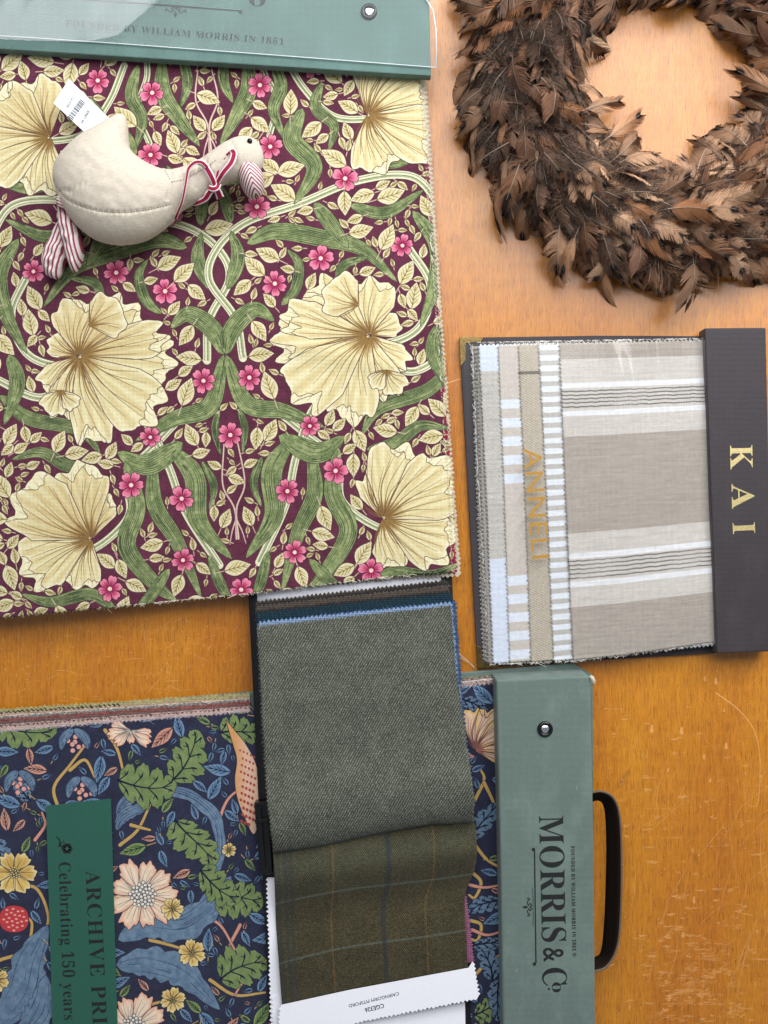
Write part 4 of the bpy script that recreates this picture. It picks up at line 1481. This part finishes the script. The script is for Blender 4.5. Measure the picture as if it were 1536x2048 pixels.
sheet('linen_swatch', [(1119, 687), (1412, 680)], [(1146, 1321), (1250, 1310), (1432, 1284)], [(1119, 687), (1127, 900), (1136, 1100), (1146, 1321)], [(1412, 680), (1432, 1284)],
      zln, linen_mat('main', 600, 1270, pitch=.0012, thread=.12), B, 'TLB', 8.5, 4.0, thick=.0008, rim=M_fray, label='wide taupe and sand striped linen with dark pinstripes')
fray([(944, 690), (952, 900), (978, 1325)], .009, (200, 196, 190), B, 420, 7, -1, 13)
fray([(957, 686), (1120, 683), (1412, 678)], .0165, (214, 208, 200), B, 300, 7, -1, 14)
fray([(1432, 1286), (1250, 1312), (1146, 1323), (980, 1330)], .0165, (206, 200, 192), B, 300, 6, 1, 15)
spB = prism('spine_bar', [(1409, 656), (1532, 655), (1546, 1303), (1434, 1307)], 0.0045, 0.0225, M_kai, B, 0.0015)
zt = 0.0228
lettering('lettering', 'K', (1460, 891), (1461, 939), 46, zt, M_gold, spB, 0)
lettering('lettering', 'A', (1463, 968), (1464, 1018), 46, zt, M_gold, spB, 0)
lettering('lettering', 'I', (1465, 1046), (1466, 1068), 46, zt, M_gold, spB, 0)


def zpl(px, py, s, t):
    return 0.0205 + 0.0010 * np.sin(px / 80) * np.sin(py / 120) + 0.0050 * np.exp(-((px - 1292 - (py - 700) * .05) / 13) ** 2 - ((py - 690) / 75) ** 2) \
        + 0.0045 * np.exp(-((px - 1342) / 14) ** 2 - ((py - 675) / 34) ** 2) + .0022 * np.exp(-((px - 1235 - (py - 700) * .2) / 14) ** 2 - ((py - 740) / 60) ** 2)


pf = sheet('clear_film', [(925, 684), (1411, 680)], [(962, 1326), (1436, 1290)], [(925, 684), (962, 1326)], [(1411, 680), (1436, 1290)], lambda a_, b_, c_, d_: zpl(a_, b_, c_, d_) + .0006 * np.sin(a_ / 33 + b_ / 300) * np.exp(-((b_ - 690) / 110) ** 2), clear_plastic('clear_cover_film', .17, .0, 8, 1.6), B, cell=2.5, thick=0)
lettering('lettering', 'ANNELI', (1046, 897), (1064, 1118), 37, 0.0222, M_goldflat, pf, 0.0, 1.05, use_serif=False)

# ------------------------------------------------------------------ loose bits
tf = tube('fluff_tuft', [P(1180, 1352, .046), P(1184, 1356, .047), P(1188, 1364, .047), P(1184, 1370, .046)], [.0015, .0022, .002, .001], M_fray, D)
sc_v = [P(1228, 1572, .003), P(1234, 1566, .006), P(1246, 1548, .004), P(1258, 1537, .006), P(1262, 1542, .001), P(1250, 1558, .003), P(1240, 1572, .005), P(1233, 1578, .0005)]
sc = mesh_obj('plastic_scrap', sc_v, [[0, 1, 6, 7], [1, 2, 5, 6], [2, 3, 4, 5]], clear_plastic('scrap_film', .12, 1.0, 200), None)
sc['label'] = 'tiny twisted scrap of clear plastic on the bare wood beside the strap'
sc['category'] = 'plastic scrap'
M_thread = plain('cream_thread', (206, 196, 180), .8)
th_ = tube('loose_thread', cr([P(915, 1309, .003), P(925, 1318, .004), P(938, 1326, .004), P(948, 1336, .003), P(944, 1330, .004), P(930, 1318, .005), P(917, 1306, .004)], 6), .0003, M_thread)
th_['label'] = 'fine doubled cream thread lying on the wood between the tweed and linen books'
th_['category'] = 'thread'


# ------------------------------------------------------------------ stuffed goose
def inflate(outline, zc, hmax, mat, name, parent, step=1.6, pw=0.5, flat=0.55, uvf=None, lump=0.0, grooves=(), **kw):
    """puffed sewn shape from a px outline: Poisson-inflated, closed, resting with its underside flattened"""
    o = cr(np.vstack([outline, outline[:1]]), 8)[:-1]
    x0, y0 = o.min(0) - 3 * step
    x1, y1 = o.max(0) + 3 * step
    nx, ny = int((x1 - x0) / step) + 1, int((y1 - y0) / step) + 1
    X, Y = x0 + np.arange(nx) * step, y0 + np.arange(ny) * step
    XX, YY = np.meshgrid(X, Y)
    ins = np.zeros(XX.shape, bool)
    for i in range(len(o)):
        ax, ay = o[i - 1]
        bx, by = o[i]
        if ay != by:
            ins ^= ((ay > YY) != (by > YY)) & (XX < (bx - ax) * (YY - ay) / (by - ay) + ax)
    u = np.zeros(XX.shape)
    w = 1.9
    par = (np.add.outer(np.arange(ny), np.arange(nx)) % 2).astype(bool)
    masks = [ins & par, ins & ~par]
    for it in range(260):
        for m in masks:
            lap = np.zeros_like(u)
            lap[1:-1, 1:-1] = (u[:-2, 1:-1] + u[2:, 1:-1] + u[1:-1, :-2] + u[1:-1, 2:] + 1.0) / 4
            u[m] += w * (lap[m] - u[m])
    hgt = (u / u.max()) ** pw * hmax
    # vertices: inside ones plus a snapped boundary ring
    ring = ~ins & (np.roll(ins, 1, 0) | np.roll(ins, -1, 0) | np.roll(ins, 1, 1) | np.roll(ins, -1, 1)
                   | np.roll(np.roll(ins, 1, 0), 1, 1) | np.roll(np.roll(ins, -1, 0), -1, 1) | np.roll(np.roll(ins, 1, 0), -1, 1) | np.roll(np.roll(ins, -1, 0), 1, 1))
    PX, PY = XX.copy(), YY.copy()
    for j, i in zip(*np.nonzero(ring)):
        best = None
        d = np.roll(o, -1, 0) - o
        q = np.array([XX[j, i], YY[j, i]])
        t = np.clip(((q - o) * d).sum(1) / (d * d).sum(1).clip(1e-9), 0, 1)
        c = o + d * t[:, None]
        k = ((c - q) ** 2).sum(1).argmin()
        PX[j, i], PY[j, i] = c[k]
    use = ins | ring
    idt = np.full(XX.shape, -1)
    idt[use] = np.arange(use.sum())
    nt = use.sum()
    nzl = vnoise(ny, nx, 9, 77) - .5
    zt_ = zc + hgt + lump * nzl * (hgt / hmax)
    for path, wd, dep in grooves:
        gp = cr(path, 10)
        dm = np.full(XX.shape, 1e9)
        for i in range(len(gp) - 1):
            ax, ay = gp[i]
            dx, dy = gp[i + 1] - gp[i]
            tt_ = np.clip(((XX - ax) * dx + (YY - ay) * dy) / (dx * dx + dy * dy + 1e-9), 0, 1)
            dm = np.minimum(dm, np.hypot(XX - ax - tt_ * dx, YY - ay - tt_ * dy))
        puck = 1 + .5 * np.sin(XX * .55 + YY * .2)
        zt_ = zt_ - dep * np.exp(-(dm / wd) ** 2) * puck * np.clip(hgt / hmax * 2, 0, 1)
    zb_ = zc - np.minimum(hgt * flat, hmax * flat)
    idb = idt.copy()
    idb[ins] = nt + np.arange(ins.sum())
    top = PA(PX[use], PY[use], zt_[use])
    # the silhouette keeps its outline: points below the waist keep the same plan position
    k = (H - zc) / H
    top[:, 0] = (PX[use] - 768) * S * k
    top[:, 1] = (1024 - PY[use]) * S * k
    bot = np.stack([(PX[ins] - 768) * S * k, (1024 - PY[ins]) * S * k, zb_[ins]], -1)
    f = []
    cell = use[:-1, :-1] & use[1:, :-1] & use[1:, 1:] & use[:-1, 1:]
    js, is_ = np.nonzero(cell)
    ft = np.stack([idt[js, is_], idt[js + 1, is_], idt[js + 1, is_ + 1], idt[js, is_ + 1]], -1)
    fb = np.stack([idb[js, is_], idb[js, is_ + 1], idb[js + 1, is_ + 1], idb[js + 1, is_]], -1)
    keep = ins[js, is_] | ins[js + 1, is_] | ins[js + 1, is_ + 1] | ins[js, is_ + 1]
    fa = np.vstack([ft[keep], fb[keep]])
    vv = np.vstack([top, bot])
    pxy = np.vstack([np.stack([PX[use], PY[use]], -1), np.stack([PX[ins], PY[ins]], -1)])
    uv = uvf(pxy) if uvf else (pxy - [x0, y0]) / 500.0
    ob = mesh_obj(name, vv, fa, mat, parent, uv=uv, smooth=True, **kw)

    def zat(x, y):
        i = min(max(int(round((x - x0) / step)), 0), nx - 1)
        j = min(max(int(round((y - y0) / step)), 0), ny - 1)
        return zt_[j, i]

    def at(x, y, dz=0.0003):
        return ((x - 768) * S * k, (1024 - y) * S * k, zat(x, y) + dz)
    return ob, at


goose = thing('stuffed_goose', 'cream linen stuffed goose with a red ribbon, lying on the plum floral cloth', 'soft toy', P(250, 380, zA))
n = NT('cream_linen')
w_ = weave_bump(n, 0.0009)
nz = n.noise(300, 6, .75, stretch=(1, 3.2, 1))
c = n.mix(1.0, lin((210, 200, 184)), n.ramp(nz, [(.3, (.76, .75, .74)), (.7, (1.05,) * 3)]), 'MULTIPLY')
c = n.mix(1.0, c, n.ramp(w_, [(.1, (.93,) * 3), (.9, (1.02,) * 3)]), 'MULTIPLY')
fl = n.noise(110, 3, .6)
c = n.mix(n.ramp(fl, [(.70, (0,) * 3), (.76, (.35,) * 3)]), c, lin((150, 138, 122)))
b_ = n.bump(w_, .3, .0002)
b_ = n.bump(n.noise(60, 4, .6), .35, .0015, b_)
n.set(Base_Color=c, Roughness=.95, Normal=b_, Specular_IOR_Level=.1, Sheen_Weight=.2)
M_goose = n.m
body_o = np.array([(243, 228), (251, 234), (255, 252), (257, 285), (262, 300), (280, 318), (305, 333), (335, 343), (362, 338), (392, 326), (420, 308), (445, 290), (468, 278), (488, 274), (507, 278),
                   (520, 290), (527, 310), (525, 332), (512, 346), (492, 352), (474, 360), (452, 366), (428, 382), (402, 402), (378, 412), (360, 424), (345, 442), (322, 462), (292, 480), (258, 488), (222, 488),
                   (188, 478), (160, 458), (138, 432), (120, 400), (110, 368), (108, 345), (116, 322), (136, 300), (160, 276), (188, 260), (214, 244), (232, 231)], float)
zg = zA + 0.026
seamA = [(114, 362), (124, 385), (148, 412), (180, 430), (220, 442), (262, 444), (300, 438), (330, 428), (348, 420)]
body, at = inflate(body_o, zg, 0.036, M_goose, 'body', goose, 1.6, .5, .72, lump=.0012,
                   grooves=[(seamA, 3.2, .0011), ([(346, 346), (352, 368), (350, 392), (344, 412)], 4, .0012), ([(360, 342), (372, 362), (374, 386)], 3, .0008), ([(392, 330), (402, 352), (398, 384)], 5, .0012),
                            ([(410, 322), (424, 350), (432, 376)], 6, .0020), ([(462, 288), (474, 312), (478, 340)], 5, .0010), ([(226, 246), (244, 262), (256, 268)], 4, .0007),
                            ([(140, 420), (158, 400), (190, 392)], 7, .0007), ([(118, 398), (140, 396), (160, 402)], 5, .0010), ([(446, 340), (456, 330), (470, 330)], 3, .0008)])
# seams
sm = plain('seam_thread', (112, 98, 84), .9)


def stitches(path, name='seam'):
    p = cr(path, 20)
    d = np.concatenate([[0], np.cumsum(np.hypot(*(p[1:] - p[:-1]).T))])
    v, f = [], []
    L = d[-1]
    q = 0
    while q < L - 3:
        a = np.array([np.interp(q, d, p[:, 0]), np.interp(q, d, p[:, 1])])
        b = np.array([np.interp(q + 3.4, d, p[:, 0]), np.interp(q + 3.4, d, p[:, 1])])
        u = (b - a) / 3.4
        w = np.array([-u[1], u[0]]) * .55
        i = len(v)
        for s_ in (a + w, b + w, b - w, a - w):
            v.append(at(s_[0], s_[1], .00035))
        f.append([i, i + 1, i + 2, i + 3])
        q += 5.6
    mesh_obj(name, v, f, sm, body)


stitches(seamA)
stitches([(352, 380), (380, 372), (410, 352), (440, 332)])
stitches([(338, 352), (350, 375)])


def stripe_mat(name, a, b, period, rgb1=(226, 214, 212), rgb2=(146, 72, 84)):
    n = NT(name)
    sep = n.n('ShaderNodeSeparateXYZ')
    n.l(n.tc('UV'), sep.inputs[0])
    nzz = n.noise(60, 3, .5)
    ad = n.n('ShaderNodeMath', operation='MULTIPLY_ADD')
    n.l(nzz, ad.inputs[0])
    ad.inputs[1].default_value = 0.5
    n.l(sep.outputs[0], ad.inputs[2])
    fr_ = n.n('ShaderNodeMath', operation='FRACT')
    n.l(ad.outputs[0], fr_.inputs[0])
    c = n.ramp(fr_.outputs[0], [(0.0, lin(rgb1)), (.52, lin(rgb1)), (.58, lin(rgb2)), (.94, lin(rgb2)), (1.0, lin(rgb1))])
    nz = n.noise(500, 4, .7)
    c = n.mix(1.0, c, n.ramp(nz, [(.3, (.84,) * 3), (.7, (1.06,) * 3)]), 'MULTIPLY')
    n.set(Base_Color=c, Roughness=.95, Specular_IOR_Level=.1, Normal=n.bump(nz, .5, .0005))
    return n.m


M_stripe = stripe_mat('red_ticking', 0, 0, 1)


def ax_uv(o, a, per, fold=False):
    u = np.array([math.cos(a), math.sin(a)])

    def g(p):
        q = (p - np.array(o)) @ np.array([-u[1], u[0]])
        l = (p - np.array(o)) @ u
        if fold:
            q = l - np.abs(q) * 1.1
        return np.stack([q / per + 20, l / per], -1)
    return g


beak_o = np.array([(474, 338), (484, 325), (500, 322), (516, 330), (526, 350), (528, 372), (521, 390), (508, 397), (494, 392), (482, 372), (475, 352)], float)
beak, _ = inflate(beak_o, zg - .004, .020, M_stripe, 'beak', goose, 1.4, .5, .8, ax_uv((500, 330), 1.35, 8.6, True))
foot1 = np.array([(126, 396), (136, 400), (146, 424), (156, 452), (166, 496), (165, 520), (156, 540), (148, 545), (138, 528), (130, 498), (120, 460), (117, 430), (120, 408)], float)
foot2 = np.array([(118, 440), (126, 450), (132, 480), (134, 510), (128, 535), (118, 556), (104, 556), (90, 546), (86, 524), (90, 500), (102, 472)], float)
inflate(foot2, zA + .010, .012, M_stripe, 'foot', goose, 1.4, .5, .8, ax_uv((118, 440), 1.85, 8.2), lump=.006)
inflate(foot1, zA + .018, .014, M_stripe, 'foot', goose, 1.4, .5, .8, ax_uv((126, 396), 1.38, 8.2), lump=.006)
ank = np.array([(122, 394), (132, 397), (138, 408), (130, 420), (118, 416), (115, 402)], float)
inflate(ank, zA + .030, .009, M_stripe, 'ankle', goose, 1.2, .5, .8, ax_uv((122, 394), .3, 5), lump=.01)
# eye: glossy bead
e = Vector(at(503, 292, 0))
v, f = [], []
for i in range(9):
    for k in range(16):
        a, b2 = math.pi * i / 8, 2 * math.pi * k / 16
        v.append((e.x + .0026 * math.sin(a) * math.cos(b2), e.y + .0026 * math.sin(a) * math.sin(b2), e.z + .0008 + .0022 * math.cos(a)))
for i in range(8):
    for k in range(16):
        f.append([i * 16 + k, (i + 1) * 16 + k, (i + 1) * 16 + (k + 1) % 16, i * 16 + (k + 1) % 16])
mesh_obj('eye', v, f, plain('glossy_black', (8, 8, 10), .08), goose, smooth=True)


# ribbon
def ribbon_mat():
    n = NT('ribbon')
    sep = n.n('ShaderNodeSeparateXYZ')
    n.l(n.tc('UV'), sep.inputs[0])
    cr_, wh = lin((146, 26, 58)), lin((232, 214, 216))
    c = n.ramp(sep.outputs[0], [(0, wh), (.02, wh), (.05, wh), (.19, wh), (.22, cr_), (.78, cr_), (.81, wh), (.95, wh), (.98, wh), (1, wh)])
    mp = n.n('ShaderNodeTexWave', bands_direction='Y')
    mp.inputs['Scale'].default_value = 1.0
    n.l(n.tc('UV'), mp.inputs[0])
    c = n.mix(1.0, c, n.ramp(mp.outputs['Fac'], [(0, (.72,) * 3), (.6, (1.08,) * 3)]), 'MULTIPLY')
    n.set(Base_Color=c, Roughness=.7, Specular_IOR_Level=.2)
    return n.m


M_rib = ribbon_mat()


def ribbon(name, pts, hw, parent):
    """pts: px x, px y, absolute z; band lies about flat, hw in px list"""
    p = cr(pts, 8)
    n_ = len(p)
    hw = 1.15 * np.interp(np.linspace(0, 1, n_), np.linspace(0, 1, len(np.atleast_1d(hw))), np.atleast_1d(hw))
    d = np.gradient(p[:, :2], axis=0)
    d /= np.hypot(d[:, 0], d[:, 1])[:, None] + 1e-9
    nn = np.stack([-d[:, 1], d[:, 0]], -1)
    ln_ = np.concatenate([[0], np.cumsum(np.hypot(*(p[1:, :2] - p[:-1, :2]).T))])
    v, uv = [], []
    for i in range(n_):
        for s_ in np.linspace(-1, 1, 5):
            q = p[i, :2] + nn[i] * hw[i] * s_
            v.append(P(q[0], q[1], p[i, 2] + .0002 * (1 - s_ * s_)))
            uv.append(((s_ + 1) / 2, ln_[i] / 9))
    f = []
    for i in range(n_ - 1):
        for k in range(4):
            f.append([i * 5 + k, i * 5 + k + 1, (i + 1) * 5 + k + 1, (i + 1) * 5 + k])
    return solidify(mesh_obj(name, v, f, M_rib, parent, uv=uv, smooth=True), .0005, None, 0)


def zt_at(x, y):
    return at(x, y, 0)[2]


zk = zt_at(432, 372) + .004
tz = zA + .002
bow = ribbon('ribbon', [(434, 366, zk + .003), (446, 346, zk + .009), (462, 326, zk + .010), (468, 308, zk + .008), (464, 300, zk + .006)], [4.5, 5.5, 6, 5], goose)
ribbon('ribbon', [(464, 300, zk + .006), (452, 312, zk + .003), (440, 330, zk + .002), (434, 352, zk + .001), (432, 366, zk)], [2, 4, 3.5, 3], goose)
ribbon('ribbon', [(430, 372, zk + .002), (424, 356, zk + .006), (414, 338, zk + .009), (406, 328, zk + .010), (396, 325, zk + .0115)], [5, 6, 5.5, 4], goose)
ribbon('ribbon', [(414, 334, zk + .0105), (404, 325, zk + .0125), (390, 325, zk + .0125), (378, 336, zk + .0115), (374, 352, zk + .011), (370, 376, zk + .0095), (364, 404, zk + .004), (356, 424, zk - .004), (351, 438, zk - .012)], [4, 4, 3.6, 3.2, 2.6, 2.4, 2.8, 3.4], goose)
ribbon('ribbon', [(433, 376, zk + .003), (437, 386, zk - .001), (441, 396, zk - .006)], [5.5, 6.5, 7], goose)
ribbon('ribbon', [(428, 376, zk + .003), (418, 386, zk + .001), (410, 398, zk - .004), (392, 407, zk - .012), (381, 409, zk - .02)], [5, 6, 4.5, 2], goose)
ribbon('ribbon_knot', [(417, 375, zk + .002), (426, 378, zk + .005), (434, 375, zk + .005), (438, 367, zk + .002)], [4.5, 5, 4.5], goose)
# price tag
zt = zA + .019
tagp = prism('price_tag', [(138, 158), (107, 206), (178, 273), (218, 236)], zt - .0004, zt, plain('tag_card', (228, 232, 238), .5, var=.01), goose, label='white swing tag with barcode')
ux, uy = np.array([.70, .71]), np.array([-.56, .83])
bars, x = [], 0.0
rb = np.random.default_rng(4)
o_ = np.array([165., 203.])
dirb = np.array([-.585, .81])
wdir = np.array([.78, .62]) * 11
while x < 47:
    w = rb.choice([.5, .8, 1.2])
    p0 = o_ + dirb * x - np.array([8, 6]) * 0
    bars.append(([tuple(p0 - wdir * .6), tuple(p0 + wdir * .55)], w / 1.6))
    x += w + rb.choice([1.0, 1.6, 2.2])
flat_strokes('barcode', bars, zt + .0002, M_ink, tagp)
lettering('lettering', '20987-99', (176, 218), (160, 244), 6, zt + .0002, M_grey, tagp, use_serif=False)
lettering('lettering', 'GOOSE', (144, 194), (132, 214), 5, zt + .0002, M_grey, tagp, use_serif=False)


# ------------------------------------------------------------------ feather wreath
def feather_mesh(L, W, seed, tone, downy=False):
    """one feather: quill plus curved barbs in ragged clumps; x = along, z = up"""
    r = np.random.default_rng(seed)
    V, F, Cc = [], [], []
    nb = 46 if not downy else 60
    tone = np.array(tone)
    pale = np.array([0.36, 0.27, 0.20])
    dark = np.array([0.060, 0.044, 0.036])
    black = np.array([0.010, 0.008, 0.009])
    curve = r.uniform(.05, .30)
    side = r.uniform(-.30, .30)
    cup = r.uniform(.15, .7)

    def pos(t, s):
        x = t * L
        y = side * L * t * t + s
        z = curve * L * (t - t * t) * 1.6 - cup * s * s / max(W, 1e-6) * .7 - .25 * L * max(t - .65, 0)
        return (x, y, z)
    m = 10
    for i in range(m):
        t = i / (m - 1) * .90
        w = .00038 * (1 - t) + .00008
        b = pos(t, 0)
        V += [(b[0], b[1] - w, b[2] + .0005), (b[0], b[1] + w, b[2] + .0005)]
        Cc += [pale * (1.1 - .45 * t)] * 2
        if i:
            k = len(V)
            F.append([k - 4, k - 3, k - 1, k - 2])
    tipt = r.uniform(.74, .84)
    hastip = r.random() < .8 and not downy
    streak = r.uniform(.7, 1.25, 12)
    for sg in (-1, 1):
        off, ln, clump = 0.0, 1.0, 1.0
        for i in range(nb):
            u = i / nb
            t0 = .05 + .87 * u ** .95
            if r.random() < (.14 if not downy else .3):
                off = r.normal() * (.06 if not downy else .10)
                ln = r.uniform(.86, 1.05)
                clump = r.uniform(.85, 1.12)
            fl = (min(1.0, (t0 + .10) / .45)) ** .8 * (1 - max(0, (t0 - .45) / .62) ** 2.0)
            w = W * fl * ln * r.uniform(.97, 1.03)
            sweep = .24 + off + .02 * r.normal()
            fluffy = downy or t0 < .34
            if fluffy:
                w = W * (fl * .6 + .45) * r.uniform(.5, 1.15)
                sweep = r.uniform(.0, .34)
            tipx = min(t0 + sweep * (1 - .45 * max(0, t0 - .6) / .4), 1.06)
            a = pos(t0, 0)
            jz = r.normal() * (.0003 if not fluffy else .0022)
            bendy = r.normal() * (.0 if not fluffy else .16)
            hw0 = L / nb * (.75 if not fluffy else .20)
            ks = []
            bas = np.clip((t0 - .24) / .16, 0, 1) if not downy else .35
            c0 = (dark * (1 - bas) + tone * bas) * clump * r.uniform(.90, 1.10)
            k = len(V)
            for q, wd in ((0, 1.0), (.35, 1.0), (.72, .85), (1.0, .28)):
                xx = t0 + (tipx - t0) * q ** 1.35 + bendy * q * (1 - q)
                b = pos(xx, sg * w * q ** .9)
                V += [(b[0] - hw0 * wd, b[1], b[2] + jz * q), (b[0] + hw0 * wd, b[1], b[2] + jz * q)]
                cq = c0 * (1 + .22 * q) * streak[int(q * 3) + (6 if sg > 0 else 0)] ** .3
                if hastip and t0 > tipt:
                    sp = max(0.0, 1 - max(0, q - .35) / .4)
                    f_ = min(1, (t0 - tipt) / .04) * sp
                    cq = cq * (1 - f_) + black * f_
                Cc += [cq, cq]
            for q in range(3):
                F.append([k + 2 * q, k + 2 * q + 1, k + 2 * q + 3, k + 2 * q + 2])
    return np.array(V), np.array(F), np.array(Cc)


W_ = thing('feather_wreath', 'round wreath of brown and black tipped pheasant feathers lying on the wood', 'wreath', P(1330, 165, 0))
n = NT('feather')
at_ = n.n('ShaderNodeAttribute', attribute_name='Col')
nzf = n.noise(900, 3, .6)
c = n.mix(1.0, at_.outputs['Color'], n.ramp(nzf, [(.3, (.8,) * 3), (.7, (1.15,) * 3)]), 'MULTIPLY')
n.set(Base_Color=c, Roughness=.55, Specular_IOR_Level=.16, Sheen_Weight=.04)
M_feather = n.m
RC = np.array([(1332 - 768) * S, (1024 - 172) * S])
RM, RT, RZ = 0.145, 0.043, 0.026
# core ring
v, f = [], []
for i in range(72):
    a = 2 * math.pi * i / 72
    for k in range(14):
        b = 2 * math.pi * k / 14
        rr = RM + RT * .8 * math.cos(b)
        v.append((RC[0] + rr * math.cos(a), RC[1] + rr * math.sin(a), .022 + .020 * math.sin(b)))
for i in range(72):
    for k in range(14):
        f.append([i * 14 + k, ((i + 1) % 72) * 14 + k, ((i + 1) % 72) * 14 + (k + 1) % 14, i * 14 + (k + 1) % 14])
mesh_obj('core_ring', v, f, plain('dark_down', (34, 26, 22), .95, var=.4, nscale=300, bump=.8), W_, smooth=True)

tones = {'stray': [(.33, .17, .09), (.30, .17, .10), (.22, .12, .07), (.36, .22, .13)], 'dark': [(.085, .050, .034), (.070, .042, .030), (.11, .062, .040), (.095, .055, .036)], 'mid': [(.17, .080, .042), (.20, .098, .052), (.15, .074, .044), (.13, .066, .042)],
         'tan': [(.40, .24, .145), (.36, .21, .125), (.26, .145, .085), (.23, .12, .07)], 'rust': [(.27, .12, .055), (.23, .10, .045)]}
variants = {}
for kname, tl in tones.items():
    variants[kname] = []
    for i in range(7):
        L = random.uniform(.034, .048) if kname != 'rust' else random.uniform(.034, .046)
        if kname == 'stray':
            L = random.uniform(.046, .062)
            variants[kname].append(feather_mesh(L, L * random.uniform(.10, .20), 900 + i, tl[i % len(tl)]))
            continue
        variants[kname].append(feather_mesh(L, L * random.uniform(.16, .27) * (1.15 if kname == 'dark' else 1), i * 13 + ord(kname[0]) * 101, tl[i % len(tl)], downy=(kname == 'dark' and i % 3 != 0) or (kname == 'mid' and i % 4 == 3)))
fr = random.Random(5)


def down_tuft(seed, tone):
    """fine loose down: a spray of curved hairs from one root"""
    r = np.random.default_rng(seed)
    V, F, Cc = [], [], []
    tone = np.array(tone)
    for h_ in range(46):
        L = r.uniform(.012, .034)
        a, e = r.normal() * .55, r.uniform(.0, .7)
        k1, k2 = r.normal() * .5, r.normal() * .4
        c = tone * r.uniform(.7, 1.5)
        k = len(V)
        for q in np.linspace(0, 1, 5):
            aa, ee = a + k1 * q, e + k2 * q
            p = np.array([math.cos(aa) * math.cos(ee), math.sin(aa) * math.cos(ee), math.sin(ee)]) * L * q
            w = .00022 * (1 - .8 * q)
            V += [(p[0] - w * math.sin(aa), p[1] + w * math.cos(aa), p[2]), (p[0] + w * math.sin(aa), p[1] - w * math.cos(aa), p[2])]
            Cc += [c, c]
        for q in range(4):
            F.append([k + 2 * q, k + 2 * q + 1, k + 2 * q + 3, k + 2 * q + 2])
    return np.array(V), np.array(F), np.array(Cc)


variants['down'] = [down_tuft(500 + i, [(.10, .06, .042), (.15, .085, .055), (.22, .13, .085), (.08, .05, .038)][i % 4]) for i in range(7)]
place = []
NF = 5000
for i in range(NF):
    lay = i / NF
    a = fr.uniform(0, 2 * math.pi)
    # skip what lies far outside the frame
    if (RC[1] + RM * math.sin(a)) > 0.60 or RC[0] + RM * math.cos(a) > .46:
        if fr.random() < .6:
            continue
    stray = i % 9 == 0
    down = i % 4 == 1
    b = fr.uniform(-1.75, 1.75) if not stray else fr.choice([-1, 1]) * fr.uniform(.7, 1.5)         # around the tube, 0 = crest, + = outwards
    nrm2 = math.sin(b)
    hz = math.cos(b)
    q = RM + RT * .80 * nrm2
    base = Vector((RC[0] + q * math.cos(a), RC[1] + q * math.sin(a), max(.003, .022 + .022 * hz)))
    radial = Vector((math.cos(a), math.sin(a), 0))
    tang = Vector((-math.sin(a), math.cos(a), 0))    # counter-clockwise seen from above
    nrm = (radial * nrm2 + Vector((0, 0, 1)) * hz).normalized()
    around = (radial * hz - Vector((0, 0, 1)) * nrm2).normalized()
    splay = b * .70 + fr.gauss(0, .36) if not stray else math.copysign(fr.uniform(.7, 1.5), b)
    d = tang * math.cos(splay) + around * math.sin(splay)
    lift = fr.uniform(.10, .45) if fr.random() < .85 else fr.uniform(.45, .85)
    d = (d * math.cos(lift) + nrm * math.sin(lift)).normalized()
    if base.z < .012 and d.z < .05:
        d.z = fr.uniform(.02, .2)
        d.normalize()
    y_ = nrm.cross(d).normalized()
    z_ = d.cross(y_).normalized()
    roll = fr.gauss(0, .35)
    y2 = y_ * math.cos(roll) + z_ * math.sin(roll)
    z2 = d.cross(y2).normalized()
    sc_ = fr.choice([.65, .8, .9, 1.0, 1.25]) * fr.uniform(.92, 1.08)
    Mx = Matrix((( d.x, y2.x, z2.x, base.x), (d.y, y2.y, z2.y, base.y), (d.z, y2.z, z2.z, base.z), (0, 0, 0, 1)))
    Mx = Mx @ Matrix.Diagonal((sc_, sc_, sc_, 1))
    # left arm darker and downier, lower right paler
    ang = math.degrees(a) % 360
    wd = max(0, math.cos(math.radians(ang - 185)))
    wt = max(0, math.cos(math.radians(ang - 290)))
    x_ = fr.random()
    if x_ < .045 + .05 * (abs(b) > 1.1):
        kn = 'rust'
    elif x_ < .06 + .62 * wd + .14:
        kn = 'dark'
    elif x_ < .22 + .60 * wd + .46 * wt:
        kn = 'tan'
    else:
        kn = 'mid'
    if abs(b) > 1.45 and fr.random() < .5:
        kn = 'dark'
    if stray:
        kn = 'stray'
    if down and not stray:
        kn = 'down'
    place.append((kn, fr.randrange(7), Mx, base.z + lift * .012 + (.02 if kn != 'dark' else 0), base))
vis = [p for p in place if p[0] != 'down' and abs(p[4].x) < .37 and p[4].y < .50]
vis.sort(key=lambda p: -p[3])
chosen = set(id(p) for p in vis[:100])
vm = {}
AV, AF, AC, off = [], [], [], 0
for p in place:
    kn, vi, Mx, _, _ = p
    V, F, Cc = variants[kn][vi]
    if id(p) in chosen:
        key = (kn, vi)
        if key not in vm:
            o = mesh_obj('feather', V, F, M_feather, W_, col=Cc)
            vm[key] = o.data
        else:
            o = bpy.data.objects.new('feather', vm[key])
            link(o, W_)
        o.matrix_basis = Mx
    else:
        Mn = np.array(Mx)
        g = fr.uniform(.8, 1.2)
        AV.append(V @ Mn[:3, :3].T + Mn[:3, 3])
        AF.append(F + off)
        AC.append(Cc * g)
        off += len(V)
mesh_obj('feathers', np.vstack(AV), np.vstack(AF), M_feather, W_, col=np.vstack(AC), kind='stuff')
